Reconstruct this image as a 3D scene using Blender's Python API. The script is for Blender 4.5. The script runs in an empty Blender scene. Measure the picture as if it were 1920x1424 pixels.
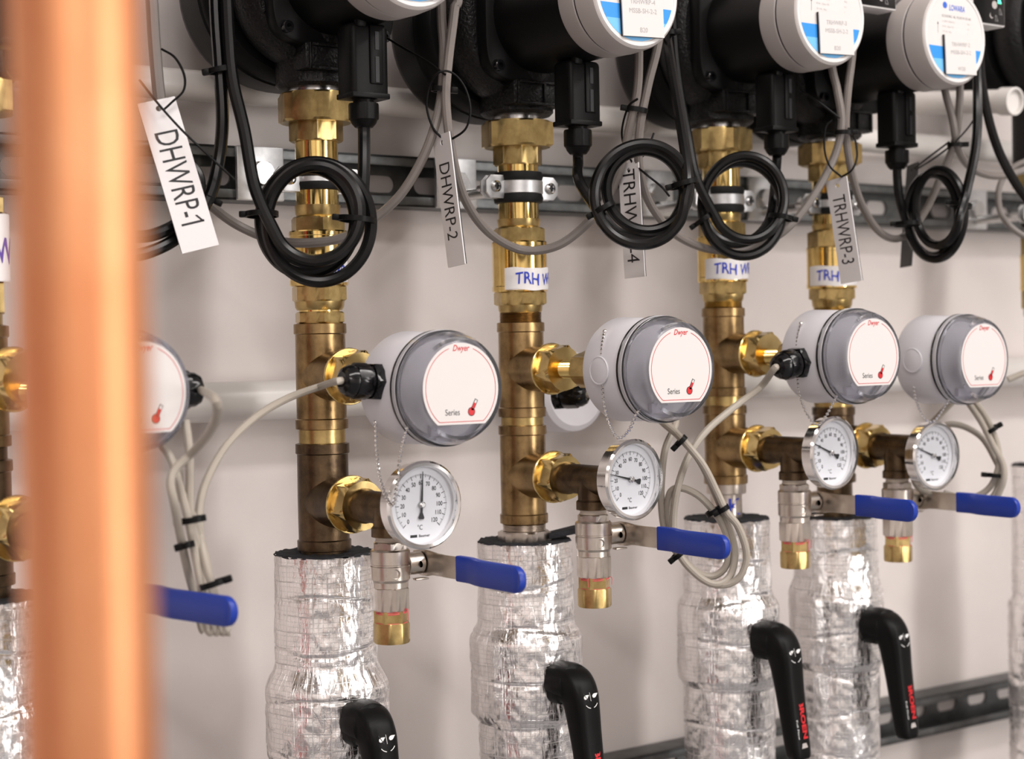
import bpy, bmesh, math, random
from mathutils import Vector, Matrix, noise
random.seed(7)
# ------------------------------------------------------------------ camera, world, lights
FPX = 3250.0
_a = math.radians(36.6); _p = math.atan(65 / 3250); _r = 0.018
_F0 = Vector((math.sin(_a), math.cos(_a), 0)); _R0 = Vector((math.cos(_a), -math.sin(_a), 0)); _U0 = Vector((0, 0, 1))
CF = _F0 * math.cos(_p) - _U0 * math.sin(_p)
_U = _U0 * math.cos(_p) + _F0 * math.sin(_p)
CR = _R0 * math.cos(_r) - _U * math.sin(_r)
CU = _R0 * math.sin(_r) + _U * math.cos(_r)
CAM = Vector((-0.6346, -1.2034, 1.35))
scene = bpy.context.scene
COL = scene.collection
cd = bpy.data.cameras.new('camera'); cam = bpy.data.objects.new('camera', cd); COL.objects.link(cam)
cam.matrix_world = Matrix(((CR.x, CU.x, -CF.x, CAM.x), (CR.y, CU.y, -CF.y, CAM.y), (CR.z, CU.z, -CF.z, CAM.z), (0, 0, 0, 1)))
cd.sensor_fit = 'HORIZONTAL'; cd.sensor_width = 36.0; cd.lens = 36.0 * FPX / 1920.0
cd.clip_start = 0.02; cd.clip_end = 50
cd.dof.use_dof = True; cd.dof.focus_distance = 1.23; cd.dof.aperture_fstop = 6.9
scene.camera = cam
w = bpy.data.worlds.new('world'); scene.world = w; w.use_nodes = True
w.node_tree.nodes['Background'].inputs[0].default_value = (0.9, 0.88, 0.9, 1)
w.node_tree.nodes['Background'].inputs[1].default_value = 0.05
vs = scene.view_settings
vs.view_transform = 'Standard'; vs.look = 'None'; vs.gamma = 1.0; vs.use_curve_mapping = False
vs.exposure = 0.20

def area(name, loc, target, sx, sy, power, col=(1, 0.95, 0.92)):
    l = bpy.data.lights.new(name, 'AREA'); l.shape = 'RECTANGLE'; l.size = sx; l.size_y = sy; l.energy = power; l.color = col
    o = bpy.data.objects.new(name, l); COL.objects.link(o)
    o.location = loc
    o.rotation_euler = (Vector(target) - Vector(loc)).to_track_quat('-Z', 'Y').to_euler()
    return o
# assumed ceiling strip lamps out of view, the third a fill added for the foil reflections, and an assumed window opposite
area('assumed_strip_light', (0.15, -1.35, 2.66), (0.15, -1.0, 0), 2.6, 0.20, 34)
area('assumed_strip_light', (1.6, -2.6, 2.66), (1.6, -2.6, 0), 0.20, 2.4, 30)
area('assumed_strip_light', (-1.7, -3.3, 2.66), (-1.7, -3.3, 0), 0.20, 2.0, 46)  # unseen fill, placed and boosted to brighten the walls mirrored in the foil
area('assumed_window_light', (1.75, -4.36, 1.35), (0.3, 0, 1.3), 0.75, 2.1, 52)  # unseen window light, assumed to give the tall streaks on brass and foil

# ------------------------------------------------------------------ pixel helpers (1920 x 1424 frame)
def ray(x, y): return CF + CR * ((x - 960) / FPX) + CU * ((712 - y) / FPX)
def aty(x, y, Y): d = ray(x, y); return CAM + d * ((Y - CAM.y) / d.y)
def atx(x, y, X): d = ray(x, y); return CAM + d * ((X - CAM.x) / d.x)
def atd(x, y, D): return CAM + ray(x, y) * D
def V(*a): return Vector(a)

# ------------------------------------------------------------------ materials
MATS = {}
def mat(name, col, metal=0.0, rough=0.5, var=None, vscale=60, bump=0.0, bscale=300, trans=0.0, emit=None, ior=1.45, coat=0.0, rvar=0.0, spec=0.5):
    m = bpy.data.materials.new(name); m.use_nodes = True; nt = m.node_tree; b = nt.nodes['Principled BSDF']
    b.inputs['Base Color'].default_value = (*col, 1); b.inputs['Metallic'].default_value = metal; b.inputs['Roughness'].default_value = rough
    b.inputs['IOR'].default_value = ior; b.inputs['Specular IOR Level'].default_value = spec
    if trans: b.inputs['Transmission Weight'].default_value = trans
    if coat: b.inputs['Coat Weight'].default_value = coat
    if emit: b.inputs['Emission Color'].default_value = (*emit[:3], 1); b.inputs['Emission Strength'].default_value = emit[3]
    geo = nt.nodes.new('ShaderNodeNewGeometry')
    if var or rvar:
        n = nt.nodes.new('ShaderNodeTexNoise'); n.inputs['Scale'].default_value = vscale; n.inputs['Detail'].default_value = 5; n.inputs['Roughness'].default_value = 0.62
        nt.links.new(geo.outputs['Position'], n.inputs['Vector'])
        if var:
            r = nt.nodes.new('ShaderNodeValToRGB'); r.color_ramp.elements[0].position = 0.36; r.color_ramp.elements[1].position = 0.66
            r.color_ramp.elements[0].color = (*var, 1); r.color_ramp.elements[1].color = (*col, 1)
            nt.links.new(n.outputs['Fac'], r.inputs['Fac']); nt.links.new(r.outputs['Color'], b.inputs['Base Color'])
        if rvar:
            mr = nt.nodes.new('ShaderNodeMapRange'); mr.inputs['To Min'].default_value = max(0.02, rough - rvar); mr.inputs['To Max'].default_value = rough + rvar
            nt.links.new(n.outputs['Fac'], mr.inputs['Value']); nt.links.new(mr.outputs['Result'], b.inputs['Roughness'])
    if bump:
        n2 = nt.nodes.new('ShaderNodeTexNoise'); n2.inputs['Scale'].default_value = bscale; n2.inputs['Detail'].default_value = 3
        bp = nt.nodes.new('ShaderNodeBump'); bp.inputs['Strength'].default_value = bump; bp.inputs['Distance'].default_value = 0.001
        nt.links.new(geo.outputs['Position'], n2.inputs['Vector']); nt.links.new(n2.outputs['Fac'], bp.inputs['Height']); nt.links.new(bp.outputs['Normal'], b.inputs['Normal'])
    MATS[name] = m
    return m
mat('wall', (0.70, 0.645, 0.62), rough=0.55, var=(0.655, 0.60, 0.575), vscale=5, bump=0.15, bscale=120)
mat('wall_room', (0.76, 0.73, 0.71), rough=0.7)
mat('ceiling', (0.7, 0.68, 0.66), rough=0.8)
mat('floor', (0.22, 0.22, 0.23), rough=0.35, var=(0.18, 0.18, 0.18), vscale=6)
mat('red_paint', (0.42, 0.025, 0.025), rough=0.35)
mat('dark_paint', (0.05, 0.055, 0.05), rough=0.5)
mat('brass', (0.83, 0.61, 0.235), 1, 0.14, var=(0.74, 0.52, 0.18), vscale=120, rvar=0.04)
mat('brass_bush', (0.80, 0.60, 0.27), 1, 0.20, var=(0.62, 0.45, 0.18), vscale=80, rvar=0.06)
mat('cap_white', (0.66, 0.65, 0.68), 0, 0.2, trans=0.35)
mat('brass_dull', (0.60, 0.445, 0.19), 1, 0.31, var=(0.42, 0.30, 0.12), vscale=90, rvar=0.08, bump=0.06)
mat('bronze', (0.40, 0.27, 0.125), 1, 0.30, var=(0.20, 0.13, 0.06), vscale=55, rvar=0.10, bump=0.10)
mat('bronze_dark', (0.17, 0.115, 0.065), 1, 0.36, var=(0.08, 0.055, 0.035), vscale=70, rvar=0.1, bump=0.15)
mat('copper', (0.88, 0.43, 0.215), 1, 0.44, var=(0.78, 0.31, 0.14), vscale=14, rvar=0.05)
mat('nickel', (0.66, 0.60, 0.54), 1, 0.30, var=(0.58, 0.52, 0.46), vscale=80, bump=0.05)
mat('steel', (0.62, 0.61, 0.60), 1, 0.24, var=(0.5, 0.5, 0.5), vscale=150)
mat('zinc', (0.74, 0.74, 0.74), 1, 0.42, var=(0.62, 0.63, 0.64), vscale=140)
mat('galvanised', (0.17, 0.175, 0.175), 1, 0.45, var=(0.115, 0.12, 0.12), vscale=70)
mat('chrome', (0.86, 0.84, 0.83), 1, 0.10)
mat('cast_iron', (0.0045, 0.0042, 0.0042), 0, 0.38, bump=1.0, bscale=420, spec=0.38)
mat('black_plastic', (0.0045, 0.0044, 0.0044), 0, 0.40, bump=0.1, bscale=900, spec=0.16)
mat('black_gloss', (0.004, 0.004, 0.0045), 0, 0.16, spec=0.45)
mat('black_cable', (0.0035, 0.0034, 0.0034), 0, 0.26, spec=0.35)
mat('rubber', (0.006, 0.006, 0.006), 0, 0.6, spec=0.3)
mat('foam', (0.035, 0.036, 0.042), 0, 0.9, var=(0.02, 0.02, 0.024), vscale=200, bump=0.8, bscale=500)
mat('grey_cable', (0.180, 0.158, 0.145), 0, 0.42)
mat('beige_cable', (0.37, 0.33, 0.28), 0, 0.45)
mat('white_plastic', (0.68, 0.665, 0.70), 0, 0.38)
mat('white_pipe', (0.70, 0.67, 0.64), 0, 0.32)
mat('head_grey', (0.43, 0.395, 0.38), 0, 0.42, bump=0.06, bscale=1500)
mat('face_white', (0.70, 0.68, 0.67), 0, 0.4)
mat('label_white', (0.66, 0.63, 0.615), 0, 0.55, spec=0.3)
mat('dial_white', (0.62, 0.635, 0.675), 0, 0.5, spec=0.3)
mat('tag_white', (0.70, 0.67, 0.67), 0, 0.45)
mat('tape_white', (0.80, 0.775, 0.77), 0, 0.5)
mat('blue_grip', (0.008, 0.036, 0.31), 0, 0.36)
mat('blue_print', (0.03, 0.27, 0.75), 0, 0.4)
mat('blue_pale', (0.16, 0.48, 0.86), 0, 0.4)
mat('blue_ink', (0.02, 0.05, 0.50), 0, 0.5)
mat('purple_ink', (0.10, 0.06, 0.35), 0, 0.5)
mat('logo_blue', (0.03, 0.12, 0.55), 0, 0.5)
mat('red_print', (0.56, 0.014, 0.02), 0, 0.4)
mat('red_thread', (0.72, 0.13, 0.13), 0, 0.7)
mat('black_ink', (0.012, 0.012, 0.014), 0, 0.5)
mat('grey_ink', (0.42, 0.40, 0.40), 0, 0.5)
mat('grey_ink_dark', (0.16, 0.155, 0.155), 0, 0.5)
mat('white_ink', (0.80, 0.80, 0.78), 0, 0.5)
mat('hemp', (0.62, 0.54, 0.46), 0, 0.9)
mat('clear_plastic', (0.80, 0.80, 0.85), 0, 0.08, trans=0.94, ior=1.24)
mat('clear_glass', (0.98, 0.98, 1.0), 0, 0.0, trans=1.0, ior=1.02)
mat('green_light', (0.05, 0.9, 0.4), 0, 0.4, emit=(0.1, 1.0, 0.45, 2.0))
mat('assumed_pane', (0.8, 0.85, 0.9), 0, 0.3)

def foil_material():
    m = bpy.data.materials.new('foil'); m.use_nodes = True; nt = m.node_tree; b = nt.nodes['Principled BSDF']; L = nt.links
    b.inputs['Metallic'].default_value = 1.0; b.inputs['Base Color'].default_value = (0.95, 0.93, 0.925, 1)
    uv = nt.nodes.new('ShaderNodeUVMap')
    def brick(scale, mortar):
        k = nt.nodes.new('ShaderNodeTexBrick'); k.offset = 0.0; k.inputs['Scale'].default_value = scale; k.inputs['Mortar Size'].default_value = mortar
        k.inputs['Brick Width'].default_value = 1.0; k.inputs['Row Height'].default_value = 1.0; k.inputs['Mortar Smooth'].default_value = 0.5
        wv = nt.nodes.new('ShaderNodeTexNoise'); wv.inputs['Scale'].default_value = 25
        mx = nt.nodes.new('ShaderNodeMixRGB'); mx.blend_type = 'ADD'; mx.inputs[0].default_value = 0.0035
        L.new(uv.outputs[0], wv.inputs['Vector']); L.new(uv.outputs[0], mx.inputs[1]); L.new(wv.outputs['Color'], mx.inputs[2])
        L.new(mx.outputs[0], k.inputs['Vector']); return k
    k1 = brick(86, 0.034); k2 = brick(290, 0.08)
    cr = nt.nodes.new('ShaderNodeTexNoise'); cr.inputs['Scale'].default_value = 95; cr.inputs['Detail'].default_value = 4; cr.inputs['Distortion'].default_value = 1.2
    st = nt.nodes.new('ShaderNodeMapping'); st.inputs['Scale'].default_value = (2.6, 0.8, 1)
    L.new(uv.outputs[0], st.inputs['Vector']); L.new(st.outputs[0], cr.inputs['Vector'])
    vo = nt.nodes.new('ShaderNodeTexVoronoi'); vo.inputs['Scale'].default_value = 130; L.new(uv.outputs[0], vo.inputs['Vector'])
    def math_(op, a, bb):
        n = nt.nodes.new('ShaderNodeMath'); n.operation = op
        for i, v in enumerate((a, bb)):
            if isinstance(v, (int, float)): n.inputs[i].default_value = v
            else: L.new(v, n.inputs[i])
        return n.outputs[0]
    msk = nt.nodes.new('ShaderNodeTexNoise'); msk.inputs['Scale'].default_value = 38; msk.inputs['Detail'].default_value = 2; L.new(uv.outputs[0], msk.inputs['Vector'])
    mr = nt.nodes.new('ShaderNodeMapRange'); mr.inputs['From Min'].default_value = 0.42; mr.inputs['From Max'].default_value = 0.62; L.new(msk.outputs['Fac'], mr.inputs['Value'])
    thr = math_('MULTIPLY', k1.outputs['Fac'], mr.outputs['Result'])
    h = math_('ADD', math_('MULTIPLY', thr, 0.95), math_('MULTIPLY', k2.outputs['Fac'], 0.22))
    h = math_('ADD', h, math_('MULTIPLY', cr.outputs['Fac'], 0.62)); h = math_('ADD', h, math_('MULTIPLY', vo.outputs['Distance'], 0.28))
    bp = nt.nodes.new('ShaderNodeBump'); bp.inputs['Strength'].default_value = 0.75; bp.inputs['Distance'].default_value = 0.0011
    L.new(h, bp.inputs['Height']); L.new(bp.outputs['Normal'], b.inputs['Normal'])
    L.new(math_('ADD', math_('MULTIPLY', thr, 0.22), 0.19), b.inputs['Roughness'])
    MATS['foil'] = m
foil_material()

# ------------------------------------------------------------------ mesh building
class Fr:
    """local frame: origin, x, y, z axes"""
    def __init__(s, o, x, y, z): s.o = Vector(o); s.x = Vector(x).normalized(); s.y = Vector(y).normalized(); s.z = Vector(z).normalized()
    def p(s, a, b, c=0.0): return s.o + s.x * a + s.y * b + s.z * c
    def at(s, a, b, c=0.0): return Fr(s.p(a, b, c), s.x, s.y, s.z)
def fz(o, z, up=(0, 0, 1)):
    z = Vector(z).normalized(); up = Vector(up)
    if abs(z.dot(up)) > 0.95: up = Vector((0, 1, 0))
    x = up.cross(z).normalized(); return Fr(o, x, z.cross(x), z)
UPF = lambda o: Fr(o, (1, 0, 0), (0, 1, 0), (0, 0, 1))

class MB:
    def __init__(s): s.v = []; s.f = []; s.uv = None
    def add(s, vs, fs):
        n = len(s.v); s.v.extend(Vector(v) for v in vs); s.f.extend(tuple(i + n for i in f) for f in fs); return s
    def rings(s, rows, closed=True, cap0=True, cap1=True):
        n = len(s.v); k = len(rows[0])
        for r in rows: s.v.extend(r)
        for i in range(len(rows) - 1):
            for j in range(k if closed else k - 1):
                a = n + i * k + j; b = n + i * k + (j + 1) % k
                s.f.append((a, b, b + k, a + k))
        if cap0: s.f.append(tuple(n + j for j in range(k))[::-1])
        if cap1: s.f.append(tuple(n + (len(rows) - 1) * k + j for j in range(k)))
        return s
    def lathe(s, fr, prof, n=40, cap=True):
        rows = [[fr.p(r * math.cos(2 * math.pi * j / n), r * math.sin(2 * math.pi * j / n), h) for j in range(n)] for r, h in prof]
        return s.rings(rows, True, cap, cap)
    def cyl(s, fr, r, h0, h1, n=36, bev=0.0004):
        return s.lathe(fr, [(r - bev, h0), (r, h0 + bev), (r, h1 - bev), (r - bev, h1)], n)
    def ringsolid(s, fr, ro, ri, h0, h1, n=40, bev=0.0004):
        pr = [(ri, h0), (ro - bev, h0), (ro, h0 + bev), (ro, h1 - bev), (ro - bev, h1), (ri, h1), (ri, h0)]
        return s.lathe(fr, pr, n, cap=False)
    def hexn(s, fr, af, h0, h1, ch=0.0012, sides=6, phase=0.0, per=8):
        n = sides * per; st = 2 * math.pi / sides
        def rad(t):
            u = (t % st) - st / 2; return af / math.cos(u)
        rows = []
        rc = af * 1.02
        for h, cap in ((h0, rc), (h0 + ch, 9), (h1 - ch, 9), (h1, rc)):
            rows.append([fr.p(min(rad(2 * math.pi * j / n), cap) * math.cos(2 * math.pi * j / n + phase), min(rad(2 * math.pi * j / n), cap) * math.sin(2 * math.pi * j / n + phase), h) for j in range(n)])
        return s.rings(rows)
    def sphere(s, c, r, n=8, m=5):
        rows = [[Vector(c) + Vector((r * math.sin(math.pi * (i + .5) / m) * math.cos(2 * math.pi * j / n), r * math.sin(math.pi * (i + .5) / m) * math.sin(2 * math.pi * j / n), -r * math.cos(math.pi * (i + .5) / m))) for j in range(n)] for i in range(m)]
        return s.rings(rows)
    def torus(s, fr, R, r, n=48, m=8, ry=None, h=0.0):
        rows = []
        for i in range(n + 1):
            t = 2 * math.pi * i / n; c, q = math.cos(t), math.sin(t)
            rows.append([fr.p((R + r * math.cos(2 * math.pi * j / m)) * c, ((ry or R) + r * math.cos(2 * math.pi * j / m)) * q, h + r * math.sin(2 * math.pi * j / m)) for j in range(m)])
        return s.rings(rows, True, False, False)
    def tube(s, pts, r, n=10, sub=8, closed=False, flat=1.0):
        P = smooth(pts, sub)
        rows = []; up = None
        for i, p in enumerate(P):
            t = (P[min(i + 1, len(P) - 1)] - P[max(i - 1, 0)]).normalized()
            if up is None: up = t.orthogonal().normalized()
            up = (up - t * up.dot(t)).normalized(); sd = t.cross(up)
            rr = r
            rows.append([p + up * (rr * math.cos(2 * math.pi * j / n)) + sd * (rr * flat * math.sin(2 * math.pi * j / n)) for j in range(n)])
        return s.rings(rows)
    def box(s, fr, sx, sy, sz, bev=0.0, seg=2):
        bm = bmesh.new(); bmesh.ops.create_cube(bm, size=1.0)
        for v in bm.verts: v.co = Vector((v.co.x * sx, v.co.y * sy, v.co.z * sz))
        if bev: bmesh.ops.bevel(bm, geom=bm.edges[:], offset=bev, segments=seg, profile=0.5, affect='EDGES')
        s._bm(bm, fr); return s
    def prism(s, fr, poly, z0, z1, bev=0.0, seg=2):
        bm = bmesh.new(); vs0 = [bm.verts.new((x, y, z0)) for x, y in poly]; f = bm.faces.new(vs0)
        if f.normal.z > 0: f.normal_flip()
        r = bmesh.ops.extrude_face_region(bm, geom=[f])
        nv = [g for g in r['geom'] if isinstance(g, bmesh.types.BMVert)]
        for v in nv: v.co.z = z1
        bmesh.ops.recalc_face_normals(bm, faces=bm.faces[:])
        if bev:
            ed = [e for e in bm.edges if abs(e.verts[0].co.z - e.verts[1].co.z) < 1e-7]
            bmesh.ops.bevel(bm, geom=ed, offset=bev, segments=seg, profile=0.5, affect='EDGES')
        s._bm(bm, fr); return s
    def _bm(s, bm, fr):
        bm.verts.index_update(); n = len(s.v)
        s.v.extend(fr.p(*v.co) for v in bm.verts)
        s.f.extend(tuple(v.index + n for v in f.verts) for f in bm.faces); bm.free()
    def flat(s, fr, poly, c=0.0):
        return s.add([fr.p(x, y, c) for x, y in poly], [tuple(range(len(poly)))])
    def text(s, fr, string, height, c=0.0, width=None, shear=0.0, align=(0.5, 0.5), bold=0.0):
        vs, fs, w, h = text_mesh(string, bold)
        k = height / h; kx = (width / w) if width else k
        s.add([fr.p((x - align[0] * w) * kx + shear * (y - align[1] * h) * k, (y - align[1] * h) * k, c) for x, y in vs], fs); return s

def smooth(pts, sub=8):
    P = [Vector(p) for p in pts]
    if len(P) < 3 or sub <= 1: return P
    out = []
    for i in range(len(P) - 1):
        p0 = P[max(i - 1, 0)]; p1 = P[i]; p2 = P[i + 1]; p3 = P[min(i + 2, len(P) - 1)]
        if i == 0: p0 = p1 * 2 - p2
        if i == len(P) - 2: p3 = p2 * 2 - p1
        for k in range(sub):
            t = k / sub; t2 = t * t; t3 = t2 * t
            out.append(0.5 * ((2 * p1) + (p2 - p0) * t + (2 * p0 - 5 * p1 + 4 * p2 - p3) * t2 + (3 * p1 - p0 - 3 * p2 + p3) * t3))
    out.append(P[-1]); return out

_TX = {}
def text_mesh(string, bold=0.0):
    key = (string, bold)
    if key not in _TX:
        cu = bpy.data.curves.new('glyphs', 'FONT'); cu.body = string; cu.resolution_u = 3; cu.offset = bold
        ob = bpy.data.objects.new('glyphs', cu); COL.objects.link(ob)
        dg = bpy.context.evaluated_depsgraph_get(); me = bpy.data.meshes.new_from_object(ob.evaluated_get(dg))
        vs = [(v.co.x, v.co.y) for v in me.vertices]; fs = [tuple(p.vertices) for p in me.polygons]
        x0 = min(v[0] for v in vs); y0 = min(v[1] for v in vs); x1 = max(v[0] for v in vs); y1 = max(v[1] for v in vs)
        _TX[key] = ([(x - x0, y - y0) for x, y in vs], fs, x1 - x0, max(y1 - y0, 1e-6))
        bpy.data.objects.remove(ob); bpy.data.curves.remove(cu); bpy.data.meshes.remove(me)
    return _TX[key]

ORG = {}
def build(name, mb, material, parent=None, origin=None, smooth_ang=32):
    me = bpy.data.meshes.new(name)
    if parent is not None: o0 = ORG[parent.name]
    elif origin is not None: o0 = Vector(origin)
    else:
        xs = [v.x for v in mb.v]; ys = [v.y for v in mb.v]; zs = [v.z for v in mb.v]
        o0 = Vector(((min(xs) + max(xs)) / 2, (min(ys) + max(ys)) / 2, min(zs)))
    me.from_pydata([tuple(v - o0) for v in mb.v], [], mb.f); me.update()
    if smooth_ang:
        me.shade_smooth(); me.set_sharp_from_angle(angle=math.radians(smooth_ang))
    if mb.uv:
        ul = me.uv_layers.new(name='UVMap')
        for lp in me.loops: ul.data[lp.index].uv = mb.uv[lp.vertex_index]
    me.materials.append(MATS[material])
    o = bpy.data.objects.new(name, me); COL.objects.link(o)
    if parent is not None: o.parent = parent
    else: o.location = o0
    ORG[o.name] = o0
    return o
def tag(o, label, cat, group=None):
    o['label'] = label; o['category'] = cat
    if group: o['group'] = group
    return o
def thing(name, loc, label, cat, group=None):
    o = bpy.data.objects.new(name, None); COL.objects.link(o); o.location = loc; o.empty_display_size = 0.02
    ORG[o.name] = Vector(loc); return tag(o, label, cat, group)
def struct(name, mb, material, parent=None, smooth_ang=32):
    o = build(name, mb, material, parent, None if parent else (0, 0, 0), smooth_ang)
    if parent is None: o['kind'] = 'structure'
    return o

# ------------------------------------------------------------------ room shell
def slab(name, x0, x1, y0, y1, z0, z1, m):
    return struct(name, MB().box(UPF(((x0 + x1) / 2, (y0 + y1) / 2, (z0 + z1) / 2)), x1 - x0, y1 - y0, z1 - z0), m, smooth_ang=0)
slab('floor', -3.1, 4.1, -4.6, 0.1, -0.1, 0.0, 'floor')
slab('ceiling', -3.1, 4.1, -4.6, 0.1, 2.7, 2.8, 'ceiling')
slab('wall_back', -3.1, 4.1, 0.0, 0.1, 0.0, 2.7, 'wall')
slab('wall_left', -3.1, -3.0, -4.5, 0.0, 0.0, 2.7, 'wall_room')
slab('wall_right', 4.0, 4.1, -4.5, 0.0, 0.0, 2.7, 'wall_room')
slab('wall_front', -3.0, 4.0, -4.6, -4.5, 0.0, 2.7, 'wall_room')
# unseen red and dark panels, added to put reflected streaks in the foil and brass
slab('streak_panel_1', -3.0, -2.95, -0.95, -0.40, 0.0, 2.1, 'red_paint')
slab('streak_panel_2', 2.4, 3.4, -4.5, -4.45, 0.0, 2.1, 'dark_paint')
wf = MB()  # frame added round the assumed window, out of view
for dx in (-0.41, 0.41): wf.box(UPF((1.75 + dx, -4.42, 1.35)), 0.06, 0.12, 2.28)
for dz in (-1.11, 1.11): wf.box(UPF((1.75, -4.42, 1.35 + dz)), 0.88, 0.12, 0.06)
w1 = struct('assumed_window_1', MB().box(UPF((1.75, -4.48, 1.35)), 0.78, 0.03, 2.2), 'assumed_pane', smooth_ang=0)  # pane of the assumed window, added behind its area light
struct('assumed_window_frame', wf, 'wall_room', w1, 0)

# ------------------------------------------------------------------ wall rails and white wall pipes
def strut_rail(zc, x0, x1, label):
    root = thing('strut_rail', ((x0 + x1) / 2, 0, zc), label, 'rail', 'slotted steel rails on the wall')
    H = 0.041; D = 0.030; t = 0.0025
    flange = MB()
    for s in (-1, 1):
        flange.box(UPF(((x0 + x1) / 2, -D / 2, zc + s * (H / 2 - t / 2))), x1 - x0, D, t, 0.0006)
        flange.box(UPF(((x0 + x1) / 2, -D + t / 2, zc + s * (H / 2 - 0.0042))), x1 - x0, t, 0.0084, 0.0006)
    build('rail_lips', flange, 'galvanised', root)
    back = MB(); per = 0.050; n = int((x1 - x0) / per)
    wb, hb = per / 2, H / 2 - t; sl, sr = 0.0085, 0.0072
    angs = sorted(set([math.atan2(hb, wb), math.pi - math.atan2(hb, wb), math.pi + math.atan2(hb, wb), 2 * math.pi - math.atan2(hb, wb)] + [2 * math.pi * i / 20 for i in range(20)]))
    for k in range(n):
        xc = x0 + per * (k + .5)
        inn = []; out = []
        for a in angs:
            c, s_ = math.cos(a), math.sin(a)
            kk = min(wb / abs(c) if abs(c) > 1e-6 else 9, hb / abs(s_) if abs(s_) > 1e-6 else 9)
            out.append((c * kk, s_ * kk))
            cx = sl if c > 0.02 else (-sl if c < -0.02 else 0)
            inn.append((cx + sr * c, sr * s_))
        fr = Fr((xc, 0, zc), (1, 0, 0), (0, 0, 1), (0, -1, 0))
        rows = [[fr.p(x, y, 0.0005) for x, y in inn], [fr.p(x, y, 0.0030) for x, y in inn], [fr.p(x, y, 0.0030) for x, y in out]]
        back.rings(rows, True, False, False)
    build('slotted_back', back, 'galvanised', root, smooth_ang=25)
    return root
zr1 = aty(700, 340, -0.02).z; zr2 = aty(1780, 1330, -0.02).z
strut_rail(zr1, -1.2, 2.6, 'upper galvanised slotted rail on the wall behind the pipe clamps')
strut_rail(zr2, -1.2, 2.6, 'lower galvanised slotted rail low on the wall behind the black levers')
def wall_pipe(pxy, Y, r, x0, x1, label, couplings=()):
    z = aty(pxy[0], pxy[1], Y).z
    root = thing('white_pipe', ((x0 + x1) / 2, Y, z), label, 'pipe', 'white pipes along the wall')
    build('pipe_run', MB().cyl(Fr((0, Y, z), (0, 1, 0), (0, 0, 1), (1, 0, 0)), r, x0, x1), 'white_pipe', root)
    cl = MB()
    for xc in couplings: cl.ringsolid(Fr((0, Y, z), (0, 1, 0), (0, 0, 1), (1, 0, 0)), r + 0.0022, r - .0002, xc - 0.02, xc + 0.02)
    if couplings: build('coupling', cl, 'white_pipe', root)
    for xc in (x0 + 0.25, (x0 + x1) / 2 - 0.31, x1 - 0.25):
        br = MB().box(UPF((xc, Y / 2, z)), 0.014, -Y, 0.012); br.ringsolid(Fr((0, Y, z), (0, 1, 0), (0, 0, 1), (1, 0, 0)), r + .0015, r - .0002, xc - .007, xc + .007)
        build('bracket', br, 'white_pipe', root)
wall_pipe((470, 752), -0.030, 0.0150, -1.2, 2.6, 'white plastic pipe on the wall running behind the brass tees')
wall_pipe((760, 193), -0.030, 0.0115, -1.2, 2.6, 'white plastic pipe high on the wall behind the black pumps')

# ------------------------------------------------------------------ stations
Y0 = -0.118
class St: pass
def station(name, px, ord_):
    s = St(); s.name = name; s.X = aty(px, 712, Y0).x; s.o = ord_; s.px = px
    s.k = FPX / ((Vector((s.X, Y0, 1.33)) - CAM).dot(CF))      # px per metre
    s.z = lambda py: aty(px + 0.02 * (py - 712), py, Y0).z
    s.mm = lambda p: p / s.k
    s.off = lambda x, y: Y0 - atx(x, y, s.X).y
    return s
S0 = station('P0', -40, 'leftmost'); S1 = station('P1', 602, 'second'); S2 = station('P2', 978, 'third'); S3 = station('P3', 1358, 'fourth'); S4 = station('P4', 1562, 'fifth'); S5 = station('P5', 1958, 'rightmost')
RN = {'P0': 'leftmost brass riser, half hidden behind the copper pipe', 'P1': 'first brass riser right of the copper pipe', 'P2': 'second brass riser right of the copper pipe', 'P3': 'third brass riser right of the copper pipe', 'P4': 'fourth brass riser right of the copper pipe', 'P5': 'brass riser at the right edge of the picture'}

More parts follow.
